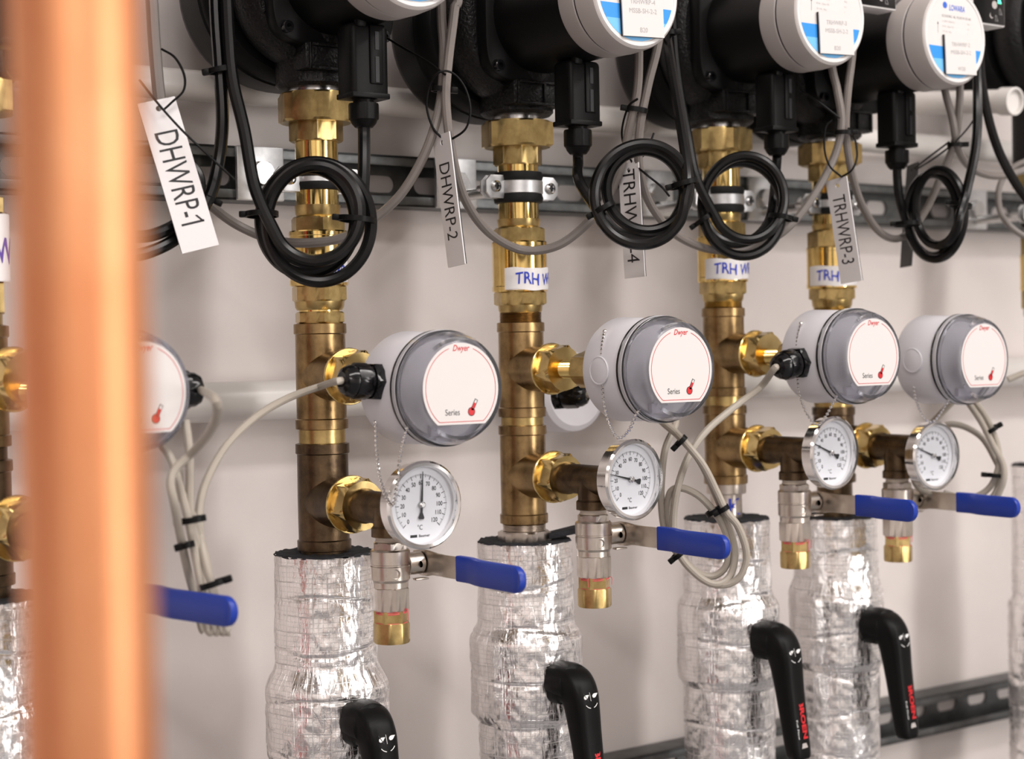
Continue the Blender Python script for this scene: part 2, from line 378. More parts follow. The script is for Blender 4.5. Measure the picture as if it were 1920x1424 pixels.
def riser(s, segs, tees, az=0.0):
    """segs: (part, kind, y_top, y_bot, halfwidth px, material); tees: (y_top, y_bot, y_branch, material)"""
    zb = s.z(segs[-1][3])
    root = thing('brass_riser', (s.X, Y0, zb), RN[s.name] + ', stacked fittings', 'pipe', 'brass risers below the pumps')
    fr = UPF((s.X, Y0, 0))
    for part, kind, y0, y1, hw, m in segs:
        z1, z0, r = s.z(y0), s.z(y1), s.mm(hw); mb = MB()
        if kind == 'cyl': mb.cyl(fr, r, z0, z1, 44)
        elif kind == 'hex': mb.hexn(fr, r * 0.95, z0, z1, ch=r * 0.06, phase=math.radians(10))
        elif kind == 'oct': mb.hexn(fr, r * 0.97, z0, z1, ch=r * 0.05, sides=8, per=6, phase=0.3)
        elif kind == 'thread':
            pr = []; nn = max(3, int((z1 - z0) / 0.0011))
            for i in range(nn): h = z0 + (z1 - z0) * i / nn; pr += [(r * 0.96, h), (r, h + (z1 - z0) / nn * .5)]
            pr.append((r * .96, z1)); mb.lathe(fr, pr, 36)
        elif kind == 'cone': mb.lathe(fr, [(r * 0.9, z0), (r * 0.97, z0 + (z1 - z0) * .3), (r, z1)], 44)
        elif kind == 'body': mb.lathe(fr, [(r * .97, z0), (r, z0 + .001), (r, z0 + 0.004), (r * .985, z0 + .0045), (r * .985, z1 - .004), (r, z1 - .0035), (r, z1 - .001), (r * .97, z1)], 44)
        build(part, mb, m, root)
    s.br = []; s.top = s.z(segs[0][2])
    for y0, y1, yb, hw, m in tees:
        z1, z0, zc, r = s.z(y0), s.z(y1), s.z(yb), s.mm(hw)
        c = 0.0075; mb = MB()
        mb.lathe(fr, [(r * .9, z0), (r * 1.05, z0 + .0008), (r * 1.055, z0 + c), (r * .995, z0 + c + .0008), (r * 1.005, (z0 + z1) / 2), (r * .995, z1 - c - .0008), (r * 1.055, z1 - c), (r * 1.05, z1 - .0008), (r * .9, z1)], 48)
        n = Vector((math.sin(az), -math.cos(az), 0)); bf = Fr((s.X, Y0, zc), (math.cos(az), math.sin(az), 0), (0, 0, 1), n)
        mb.lathe(bf, [(r * .99, 0), (r * .985, r * .7), (r * .96, 0.030), (r * 1.0, 0.033), (r * 1.0, 0.0375), (r * .9, 0.0380)], 44)
        build('tee', mb, m, root)
        b = MB(); b.cyl(bf, r * 1.12, 0.0376, 0.0396, 44, 0.0005); build('bushing_flange', b, 'brass_bush', root)
        b = MB(); b.hexn(bf, r * .92, 0.0396, 0.0550, 0.0016, phase=math.radians(14)); build('bushing_hex', b, 'brass_bush', root)
        s.br.append((bf, zc, r))
    return root
B, D_, Z_, ZD = 'brass', 'brass_dull', 'bronze', 'bronze_dark'
riser(S1, [('thread', 'cyl', 168, 180, 52, 'steel'), ('union_nut', 'hex', 177, 232, 68, D_), ('hex_adapter', 'oct', 229, 267, 48, D_), ('sleeve', 'cyl', 266, 388, 40, B),
           ('collar', 'cone', 386, 410, 43, D_), ('hex_collar', 'hex', 408, 437, 48, D_), ('check_valve', 'body', 434, 537, 55, B), ('hex_nut', 'hex', 536, 566, 49, D_), ('chamfer', 'cone', 565, 582, 47, D_),
           ('nipple', 'hex', 585, 607, 44, D_), ('neck', 'cyl', 580, 612, 39, B), ('neck', 'cyl', 800, 838, 44, D_), ('base_nipple', 'cyl', 1015, 1042, 44, ZD)],
      [(606, 806, 706, 47, Z_), (830, 1032, 940, 48, ZD)])
riser(S2, [('thread', 'cyl', 218, 232, 46, 'steel'), ('union_nut', 'hex', 229, 278, 63, D_), ('hex_adapter', 'oct', 276, 311, 44, D_), ('sleeve', 'cyl', 310, 415, 38, B),
           ('collar', 'cone', 412, 430, 41, D_), ('hex_collar', 'hex', 428, 456, 45, D_), ('check_valve', 'body', 454, 548, 52, B), ('hex_nut', 'hex', 547, 573, 46, D_), ('chamfer', 'cone', 572, 588, 42, D_),
           ('nipple', 'thread', 586, 606, 40, Z_), ('neck', 'cyl', 776, 802, 40, D_), ('neck', 'thread', 976, 998, 41, 'nickel'), ('base_hex', 'hex', 995, 1020, 47, 'nickel')],
      [(604, 783, 692, 42.5, Z_), (796, 982, 890, 43, Z_)])
riser(S3, [('thread', 'cyl', 234, 248, 40, 'steel'), ('union_nut', 'hex', 243, 286, 54, D_), ('hex_adapter', 'oct', 284, 316, 42, D_), ('sleeve', 'cyl', 314, 405, 35, B),
           ('collar', 'cone', 403, 420, 36, D_), ('hex_collar', 'hex', 418, 446, 40, D_), ('check_valve', 'body', 444, 530, 47.5, B), ('hex_nut', 'hex', 528, 553, 40, D_), ('chamfer', 'cone', 552, 567, 39, D_),
           ('nipple', 'thread', 565, 580, 36, D_), ('neck', 'cyl', 738, 764, 37, D_), ('steel_collar', 'cyl', 902, 925, 38, 'nickel'), ('base_nipple', 'cyl', 920, 975, 30, 'nickel')],
      [(577, 744, 664, 38.5, Z_), (759, 908, 838, 39, Z_)])
riser(S4, [('thread', 'cyl', 262, 274, 40, 'steel'), ('union_nut', 'hex', 270, 311, 54, D_), ('hex_adapter', 'oct', 309, 340, 41, D_), ('sleeve', 'cyl', 338, 424, 34, B),
           ('collar', 'cone', 422, 436, 36, D_), ('hex_collar', 'hex', 434, 466, 40, D_), ('check_valve', 'body', 464, 542, 46.5, B), ('hex_nut', 'hex', 541, 563, 39, D_), ('chamfer', 'cone', 562, 578, 38, D_),
           ('nipple', 'thread', 576, 590, 35, D_), ('neck', 'cyl', 744, 768, 36, D_), ('base_nipple', 'cyl', 895, 975, 33, ZD)],
      [(587, 748, 664, 37.5, Z_), (762, 905, 833, 38, ZD)])
riser(S0, [('union_nut', 'hex', 150, 215, 76, D_), ('sleeve', 'cyl', 212, 400, 46, B), ('hex_collar', 'hex', 370, 405, 54, D_), ('check_valve', 'body', 400, 530, 60, B), ('hex_nut', 'hex', 530, 590, 52, D_),
           ('neck', 'cyl', 585, 612, 46, D_), ('neck', 'cyl', 830, 872, 49, ZD), ('base_nipple', 'cyl', 1085, 1130, 50, ZD)],
      [(610, 840, 712, 54, Z_), (862, 1100, 985, 55, ZD)], az=math.radians(12))
riser(S5, [('union_nut', 'hex', 320, 355, 49, D_), ('sleeve', 'cyl', 352, 440, 32, B), ('hex_collar', 'hex', 440, 480, 36, D_), ('check_valve', 'body', 478, 545, 42, B), ('hex_nut', 'hex', 543, 580, 36, D_), ('base_nipple', 'cyl', 840, 874, 34, ZD)],
      [(578, 720, 650, 34, Z_), (730, 850, 800, 34, ZD)])

# ------------------------------------------------------------------ clamps on the upper rail
def clamp(s, yt, yb, label, rpx):
    zc = s.z((yt + yb) / 2); h = s.z(yt) - s.z(yb); r = s.mm(rpx)
    root = thing('pipe_clamp', (s.X, Y0, zc - h / 2), label, 'clamp', 'zinc pipe clamps')
    fr = UPF((s.X, Y0, zc))
    rb = MB()
    for q in (-1, 1): rb.lathe(fr, [(r, q * h / 2 - .004), (r + .0028, q * h / 2 - .0035), (r + .0038, q * h / 2), (r + .0028, q * h / 2 + .0035), (r, q * h / 2 + .004), (r, q * h / 2 - .004)], 40, cap=False)
    rb.ringsolid(fr, r + .0015, r, -h / 2, h / 2)
    build('rubber_lining', rb, 'rubber', root)
    build('band', MB().ringsolid(fr, r + .0036, r + .0014, -h * .30, h * .30, 44), 'zinc', root)
    for q in (-1, 1):
        ear = MB(); cx = q * (r + 0.0105)
        for yy in (-0.0042, 0.0026):
            ef = Fr((s.X + cx, Y0 + yy, zc), (1, 0, 0), (0, 0, 1), (0, -1, 0))
            pl = [(-.0085, -.009), (.004, -.009), (.0085, -.0045), (.0085, .0045), (.004, .009), (-.0085, .009)]
            ear.prism(ef, [(q * x, y) for x, y in pl], 0, 0.0018, 0.0004)
        e = build('ear', ear, 'zinc', root)
        sf = Fr((s.X + cx, Y0, zc), (1, 0, 0), (0, 0, 1), (0, -1, 0))
        sc = MB().lathe(sf, [(.0024, -.016), (.0024, .006), (.0046, .006), (.0044, .0082), (.003, .0095), (.0028, .0088)], 20)
        build('screw', sc, 'steel', e)
        build('screw_slot', MB().box(sf.at(0, 0, .0094), .0052, .0011, .0008).box(sf.at(0, 0, .0094), .0011, .0052, .0008), 'black_ink', e)
    rod = MB().cyl(Fr((s.X, Y0, zc), (1, 0, 0), (0, 0, -1), (0, 1, 0)), 0.0045, r + .002, 0.118 - 0.02, 16)
    build('threaded_rod', rod, 'steel', root)
    pf = Fr((s.X, -0.0305, zr1), (1, 0, 0), (0, 0, 1), (0, -1, 0))
    pl = build('rail_plate', MB().box(pf.at(0, 0, .002), 0.040, 0.041, 0.004, 0.001), 'zinc', root)
    build('hex_bolt', MB().hexn(pf.at(0, 0, .004), .0085, 0, .006, .001), 'steel', pl)
clamp(S1, 330, 348, 'pipe clamp on the first riser, seen through the black cable coil', 40)
clamp(S2, 333, 373, 'silver pipe clamp with two screws, in full view on the second riser', 38)
clamp(S3, 360, 392, 'pipe clamp on the third riser, framed by a black cable coil', 35)
clamp(S4, 372, 396, 'pipe clamp on the fourth riser, half hidden behind a white tag', 34)
clamp(S5, 385, 420, 'rail plate and pipe clamp at the right edge of the picture', 32)

# ------------------------------------------------------------------ handwritten tapes
def tape(s, y0, y1, hw, text, a0, a1, label, ink='blue_ink', th=0.55):
    r = s.mm(hw) + 0.0005; z1, z0 = s.z(y0), s.z(y1)
    va = math.atan2(CAM.y - Y0, CAM.x - s.X)            # azimuth towards the camera
    def P(u, z, e=0): t = va + u; return Vector((s.X + (r + e) * math.cos(t), Y0 + (r + e) * math.sin(t), z))
    mb = MB(); n = 28; rows = []
    for z in (z0, z1): rows.append([P(a0 + (a1 - a0) * j / n, z + (0.0008 * math.sin(9 * j / n))) for j in range(n + 1)])
    mb.rings(rows, False, False, False)
    rows = [[P(a0 + (a1 - a0) * j / n, z, -.0004) for j in range(n + 1)] for z in (z1, z0)]
    mb.rings(rows, False, False, False)
    o = build('tape_label', mb, 'tape_white'); tag(o, label, 'label', 'handwritten tape labels')
    vs, fs, w, h = text_mesh(text, 0.012)
    H = (z1 - z0) * th; k = H / h
    tm = MB(); rnd = random.Random(len(text))
    tm.add([P(a0 + 0.40 + (x * k * .8 + .08 * H * math.sin(y / h * 4 + x)) / r + 0.12 * (y / h - .5) * .5, (z0 + z1) / 2 - H / 2 + y * k + .10 * H * math.sin(x * 2.3), 0.0003) for x, y in vs], fs)
    build('handwriting', tm, ink, o)
tape(S1, 490, 531, 55, 'DHWR', -0.75, 1.25, 'white tape with blue handwriting on first riser, almost hidden by cable coil')
tape(S2, 505, 545, 52, 'TRH WR', -0.55, 1.5, 'white tape with blue handwriting on the second riser, below the grey cable')
tape(S3, 488, 525, 47.5, 'TRH WRP', -0.72, 1.5, 'white tape with blue handwriting on the third riser, under the black coil')
tape(S4, 501, 537, 46.5, 'TRHW', -1.0, 1.5, 'white tape with blue handwriting on fourth riser, overlapped by a white tag')
tape(S0, 405, 530, 60, 'DHW 1/5', -1.1, 1.5, 'tall white tape with purple writing at the left edge behind the copper pipe', 'purple_ink', .4)

# ------------------------------------------------------------------ foil insulated sleeves
def foil(s, ytop, prof, label, seed, az0=0.0):
    """prof: (y px, halfwidth px) below the top"""
    zt = s.z(ytop); P = [(s.z(y), s.mm(hw)) for y, hw in prof]
    zmin = P[-1][0]
    root = thing('foil_sleeve', (s.X, Y0, 0.0), label, 'insulation', 'foil wrapped pipe insulation')
    nh, na = 190, 150; mb = MB(); rows = []; uvs = []
    def rad(z):
        for (za, ra), (zb, rb) in zip(P, P[1:]):
            if za >= z >= zb:
                t = (za - z) / max(za - zb, 1e-6); t = t * t * (3 - 2 * t); return ra + (rb - ra) * t
        return P[-1][1]
    zs = [zt + (zmin - zt) * i / nh for i in range(nh + 1)] + [zmin * (1 - q / 4) for q in range(1, 5)]
    seams = [zt - 0.031 - 0.036 * q for q in range(8)]
    for z in zs:
        row = []; base = rad(z)
        for j in range(na):
            t = 2 * math.pi * j / na; c, q = math.cos(t), math.sin(t)
            n1 = noise.noise(Vector((c * 2.2, q * 2.2, z * 28 + seed))) * 0.0011
            n2 = noise.noise(Vector((c * 9, q * 9, z * 150 + seed))) * 0.00055
            n3 = abs(noise.noise(Vector((c * 16 + z * 30, q * 16, z * 60 + seed * 3)))) * -0.0008
            g = abs(noise.noise(Vector((c * 14, q * 14, z * 8 + seed)))) * 0.0014       # pleats where the radius changes
            dr = abs(rad(z + .004) - rad(z - .004))
            sm = 0.0
            for zz in seams:
                d = z - (zz + 0.0035 * math.sin(t * 2 + zz * 90 + seed))
                if -0.0018 < d < 0.0012: sm -= 0.0007
            r = base + n1 + n2 + n3 + sm - g * min(1, dr / 0.003)
            zz2 = z + (0.0012 * noise.noise(Vector((c * 6, q * 6, seed))) if z == zs[0] else 0)
            row.append(Vector((s.X + r * c, Y0 + r * q, zz2))); uvs.append((t * 0.038, z))
        rows.append(row)
    mb.rings(rows, True, False, False); mb.uv = uvs
    build('foil_wrap', mb, 'foil', root, smooth_ang=60)
    r0 = P[0][1]; fm = MB(); rr = []
    for k, (q, h) in enumerate(((1.0, -.0004), (0.97, .0012), (0.75, .0008), (0.4, .0004))):
        rr.append([Vector((s.X + (r0 * q + (0.0012 * noise.noise(Vector((math.cos(t * .1) * 9, math.sin(t * .1) * 9, seed + k))))) * math.cos(t * .0785398), Y0 + (r0 * q + .0009 * noise.noise(Vector((t * .9, seed, k)))) * math.sin(t * .0785398), zt + h + 0.0013 * noise.noise(Vector((t * .55, seed + 3, k))))) for t in range(80)])
    fm.rings(rr, True, False, True); build('foam_end', fm, 'foam', root)
    return root
foil(S1, 1037, [(1037, 94), (1235, 97), (1285, 116), (1400, 116), (1440, 104), (1560, 98)], 'silver foil sleeve under the first brass riser, widest in the picture', 1.3)
foil(S2, 1014, [(1014, 88), (1160, 91), (1195, 105), (1330, 105), (1352, 92), (1560, 90)], 'silver foil sleeve under the second brass riser, dark flap at its top', 5.1)
foil(S3, 972, [(972, 80), (1105, 83), (1135, 96), (1265, 96), (1285, 85), (1560, 84)], 'silver foil sleeve under the third riser, behind a hanging beige cable loop', 9.7)
foil(S4, 968, [(968, 78), (1075, 79), (1115, 89), (1232, 88), (1250, 78), (1560, 77)], 'silver foil sleeve under the fourth riser, behind a blue lever', 14.2)
foil(S0, 1122, [(1122, 104), (1300, 108), (1340, 122), (1600, 122)], 'silver foil sleeve at the left edge, behind the copper pipe', 21.0)
foil(S5, 872, [(872, 62), (1118, 64), (1128, 72), (1600, 70)], 'blurred foil sleeve at the right edge of the picture', 27.0)
flap = MB()
ff = Fr((S2.X + .026, Y0 - .018, S2.z(1012) + .004), (.8, -.2, .12), (.2, .8, .1), (0, 0, 1)); ff.y = ff.z.cross(ff.x).normalized()
flap.prism(ff, [(-.016, -.006), (.014, -.008), (.018, .002), (.012, .009), (-.012, .006)], -.001, .0035, .0008)
tag(build('foam_offcut', flap, 'foam'), 'dark foam flap lying on top of the second foil sleeve', 'foam')

# ------------------------------------------------------------------ temperature transmitters
def arcpts(r, a0, a1, n): return [(r * math.cos(a0 + (a1 - a0) * i / n), r * math.sin(a0 + (a1 - a0) * i / n)) for i in range(n + 1)]
def label_outline(r, cut):
    a = math.asin(cut); return arcpts(r, -a, math.pi + a, 60)
def gland(mb, fr, r=0.0112, L=0.027):
    mb.hexn(fr, r * 1.02, 0, 0.0065, .0008)
    mb.hexn(fr, r * .86, 0.0065, 0.0080, .0003)
    mb.hexn(fr, r * .98, 0.0080, L * .70, .0008, sides=8, per=6)
    mb.lathe(fr, [(r * .95, L * .70), (r * .93, L * .82), (r * .74, L * .95), (r * .5, L), (r * .32, L * .99)], 28)
CHAIN = {}
def transmitter(s, fpx, fpy, gl, label, chain_pts=None, az=0.0, depth_body=0.040, knock=True, gz=0.0, gt=0.0):
    bf0, zc, r0 = s.br[0]
    n = bf0.z; zc2 = atx(fpx, fpy, s.X).z if not az else aty(fpx, fpy, -.285).z
    off = s.off(fpx, fpy) if not az else 0.172
    fr = Fr((s.X, Y0, zc2), bf0.x, (0, 0, 1), n)
    o1 = off; oc = off - 0.024; ob = oc - depth_body; R = 0.0362
    root = thing('temperature_transmitter', fr.p(0, 0, ob), label, 'sensor', 'round white temperature transmitters')
    st = MB(); pr = []
    for i in range(20): pr += [(.0064, .052 + i * .0012), (.0071, .0526 + i * .0012)]
    pr.append((.0064, .0765)); st.lathe(fr, pr, 24); build('threaded_stem', st, 'brass', root)
    build('stem_nut', MB().hexn(fr, .0122, .075, .100, .0012, phase=.35), 'brass_dull', root)
    build('stem_socket', MB().cyl(fr, .0108, .0995, ob + .002, 24), 'steel', root)
    body = MB().lathe(fr, [(.012, ob), (R - .0025, ob), (R + .0004, ob + .0008), (R + .0016, ob + .0035), (R + .0003, oc - .001), (R - .0002, oc)], 64)
    bo = build('housing', body, 'white_plastic', root)
    if knock:
        kf = Fr(fr.p(-R - .0006, 0, (ob + oc) / 2), n, (0, 0, 1), -fr.x)
        build('knockout', MB().torus(kf, .0096, .0008, 40, 6, h=0.0006).lathe(kf, [(.0090, -.002), (.0090, .0010), (.0084, .0013)], 36), 'white_plastic', bo)
    build('gasket', MB().ringsolid(fr, R + .0020, R + .0002, oc - .0008, oc + .0010, 64, .0003), 'black_gloss', root)
    Rc_ = R + .0016
    cap = MB().lathe(fr, [(Rc_ - .0034, oc + .0050), (Rc_, oc + .0050), (Rc_, oc + .0085), (Rc_ - .0010, oc + .0095), (Rc_ - .0014, oc + .0140), (Rc_ - .0030, oc + .0195), (Rc_ - .0046, oc + .0228), (Rc_ - .0066, o1), (0.0006, o1), (0.0006, o1 - .0016), (Rc_ - .0074, o1 - .0016), (Rc_ - .0050, oc + .0170), (Rc_ - .0034, oc + .0120), (Rc_ - .0034, oc + .0050)], 72, cap=False)
    cap_o = build('clear_cap', cap, 'clear_plastic', root)
    build('cap_collar', MB().ringsolid(fr, Rc_ + .0004, R - .001, oc + .0012, oc + .0050, 72), 'cap_white', root)
    build('inner_plate', MB().cyl(fr, R - .0045, oc - .002, oc + .0035, 48), 'face_white', root)
    brd = MB().box(fr.at(-.004, -.027, oc + .0055), .016, .007, .004, .0005); build('terminal_block', brd, 'white_plastic', root)
    rl = .0294; lf = fr
    lo = build('face_label', MB().prism(lf, label_outline(rl, .78), o1 + .00002, o1 + .0003), 'label_white', cap_o, smooth_ang=20)
    red = MB(); ri = rl - .0020; a = math.asin(.78); e = o1 + .00042
    def strip(p, q_):
        red.add([lf.p(*x, e) for x in p] + [lf.p(*x, e) for x in q_], [(i, i + 1, len(p) + i + 1, len(p) + i) for i in range(len(p) - 1)])
    gap = math.radians(21)
    strip(arcpts(ri, -a, math.pi / 2 - gap, 30), arcpts(ri - .0004, -a, math.pi / 2 - gap, 30))
    strip(arcpts(ri, math.pi / 2 + gap * .92, math.pi + a, 30), arcpts(ri - .0004, math.pi / 2 + gap * .92, math.pi + a, 30))
    xb = ri * math.cos(a); yb = -ri * .78
    red.flat(lf, [(-xb, yb), (xb, yb), (xb, yb + .0004), (-xb, yb + .0004)], e)
    red.text(lf.at(.0006, rl - .0040, 0), 'Dwyer', .0052, e, width=.0125, shear=.28, bold=.012)
    # small thermometer symbol
    tf = Fr(lf.p(.0078, -.0150, 0), fr.x, fr.y, n)
    c30, s30 = math.cos(math.radians(62)), math.sin(math.radians(62))
    def q(u, v): return (u * c30 - v * s30, u * s30 + v * c30)
    red.flat(tf, arcpts(.00245, 0, 2 * math.pi, 20)[:-1], e + .00006)
    red.flat(tf, [q(.001, -.0009), q(.0062, -.0009), q(.0062, .0009), q(.001, .0009)], e + .00006)
    build('red_print', red, 'red_print', lo, smooth_ang=0)
    bk = MB().text(lf.at(-.0070, -.0150, 0), 'Series', .0040, e, width=.0112)
    bk.flat(tf, arcpts(.0029, 0, 2 * math.pi, 20)[:-1], e - .00003); bk.flat(tf, [q(.001, -.0013), q(.0088, -.0013), q(.0088, .0013), q(.001, .0013)], e - .00003)
    build('black_print', bk, 'black_ink', lo, smooth_ang=0)
    build('symbol_tip', MB().flat(tf, [q(.0062, -.0008), q(.0083, -.0008), q(.0083, .0008), q(.0062, .0008)], e + .00004), 'label_white', lo, smooth_ang=0)
    if gl:
        gd = (fr.x * gl + V(0, 0, gt)).normalized() if not az else (fr.x * .92 + n * .40).normalized()
        gf = fz(fr.p(gl * (R - .0010), gz, (ob + oc) / 2 if not az else oc - .010), gd)
        g = MB(); gland(g, gf); build('cable_gland', g, 'black_gloss', root); s.gl = gf.p(0, 0, .026)
    if chain_pts:
        pts = smooth([atd(x, y, d) for x, y, d in chain_pts], 24)
        ch = MB(); acc = 0.0; last = pts[0]; ch.sphere(pts[0], .0017, 10, 6)
        step = .0031; pos = 0.0; prev = pts[0]
        for p in pts[1:]:
            seg = (p - prev).length
            while pos + seg >= step:
                t = (step - pos) / seg; prev = prev + (p - prev) * t; seg = (p - prev).length; pos = 0.0; ch.sphere(prev, .00125, 8, 5)
            pos += seg; prev = p
        ch.tube(pts[::4], .0003, 5, 1)
        co = build('bead_chain', ch, 'chrome', root); co['kind'] = 'stuff'
    s.tr = fr; return root
GT = 'round white transmitter with clear cap '
transmitter(S1, 864, 729, -1, GT + 'and black gland on its left, nearest fully visible one', [(704, 792, 1.135), (706, 850, 1.13), (714, 905, 1.12), (735, 948, 1.10), (745, 905, 1.095), (751, 850, 1.10), (764, 800, 1.105)], knock=False, gz=.005, gt=.06)
transmitter(S2, 1276, 693, 0, GT + 'on the second riser, blank round knockout on its side', [(1134, 622, 1.232), (1128, 660, 1.224), (1129, 720, 1.222), (1136, 775, 1.222), (1150, 812, 1.222), (1163, 822, 1.22), (1180, 806, 1.213), (1192, 778, 1.208), (1201, 768, 1.206)])
transmitter(S3, 1637, 668, -1, GT + 'and black gland, in front of fourth riser', [(1502, 607, 1.375), (1494, 645, 1.37), (1496, 720, 1.367), (1506, 762, 1.366), (1524, 792, 1.362), (1537, 795, 1.36), (1552, 775, 1.355), (1570, 740, 1.352)], knock=False, gz=-.004, gt=-.12)
transmitter(S4, 1845, 674, 0, GT + 'near the right edge, blank round knockout on its side', [(1714, 615, 1.468), (1710, 660, 1.46), (1714, 730, 1.455), (1724, 770, 1.455), (1738, 789, 1.45), (1752, 789, 1.448), (1768, 768, 1.445), (1783, 742, 1.44)])
transmitter(S0, 245, 738, 1, GT + 'half hidden behind the copper pipe, gland on its right', None, az=1, knock=False)

# ------------------------------------------------------------------ dial thermometers
def thermometer(s, fpx, fpy, value, label, az=0.0, turn=0.0):
    bf0 = s.br[1][0]
    if az: off = 0.130; zc = aty(fpx, fpy, Y0 - off).z
    else: off = s.off(fpx, fpy); zc = atx(fpx, fpy, s.X).z
    base = Fr((s.X, Y0, zc), bf0.x, (0, 0, 1), bf0.z)
    n = (base.z * math.cos(turn) + base.x * math.sin(turn)).normalized(); x = Vector((0, 0, 1)).cross(n).normalized()
    fr = Fr(base.p(0, 0, off), x, (0, 0, 1), n)
    root = thing('dial_thermometer', fr.p(0, 0, -.02), label, 'thermometer', 'round dial thermometers')
    R = .0293
    build('stem', MB().cyl(fr, .0075, -.030, -.006, 20), 'steel', root)
    case = MB().lathe(fr, [(.012, -.0125), (R - .003, -.0125), (R - .0008, -.0105), (R - .0004, -.004), (R, -.0035), (R + .0002, -.0008), (R - .0012, .0006), (R - .0032, .0002), (R - .0040, -.0022), (R - .0040, -.0050)], 72, cap=False)
    build('bezel', case, 'chrome', root)
    d = build('dial', MB().lathe(fr, [(R - .0036, -.0062), (R - .0036, -.0048), (.0005, -.0048)], 64), 'dial_white', root)
    e = -.00465; tk = MB(); r1 = .0206
    def bar(a, ra, rb, wd):
        c, q = math.sin(a), math.cos(a)
        tk.flat(fr, [(ra * c - wd * q, ra * q + wd * c), (ra * c + wd * q, ra * q - wd * c), (rb * c + wd * q, rb * q - wd * c), (rb * c - wd * q, rb * q + wd * c)], e)
    for i in range(121):
        a = math.radians(-135 + i * 2.25)
        if i % 10 == 0: bar(a, r1 - .0030, r1, .00021)
        elif i % 5 == 0: bar(a, r1 - .0022, r1, .00013)
        else: bar(a, r1 - .0014 + .0002, r1, .00008)
        if i % 10 == 0:
            rr = r1 - .0058; tk.text(fr.at(rr * math.sin(a), rr * math.cos(a), 0), str(i), .0030, e, width=.0014 * len(str(i)) * 1.15 - (.0003 if '1' in str(i) else 0), bold=.01)
    tk.text(fr.at(-.0012, -.0148, 0), '\u00b0C', .0034, e, width=.0040)
    tk.text(fr.at(.0022, -.0205, 0), 'Baumer', .0018, e, width=.0088, bold=.01)
    tk.flat(fr, [(-.0090, -.0214), (-.0036, -.0214), (-.0036, -.0196), (-.0090, -.0196)], e)
    build('scale_print', tk, 'black_ink', d, smooth_ang=0)
    a = math.radians(-135 + value * 2.25); c, q = math.sin(a), math.cos(a)
    def rp(u, v): return (u * c + v * q, u * q - v * c)
    nd = MB().prism(fr, [rp(.0222, .0001), rp(.0222, -.0001), rp(0, -.0008), rp(-.005, -.0007), rp(-.0085, -.0022), rp(-.0095, -.0016), rp(-.0095, .0016), rp(-.0085, .0022), rp(-.005, .0007), rp(0, .0008)], e + .0006, e + .0011)
    no = build('needle', nd, 'black_ink', root, smooth_ang=0)
    build('hub', MB().lathe(fr, [(.0022, e + .0002), (.0022, e + .0022), (.0014, e + .0028)], 24), 'steel', no)
    return root
thermometer(S1, 797, 948, 61.5, 'dial thermometer with needle straight up at sixty, under the nearest transmitter')
thermometer(S2, 1191, 900, 26, 'dial thermometer pointing left below thirty, under the second transmitter', turn=.08)
thermometer(S3, 1566, 850, 30, 'dial thermometer pointing left, overlapping the fourth riser', turn=.05)
thermometer(S4, 1757, 855, 29, 'dial thermometer pointing left, farthest right', turn=-.02)

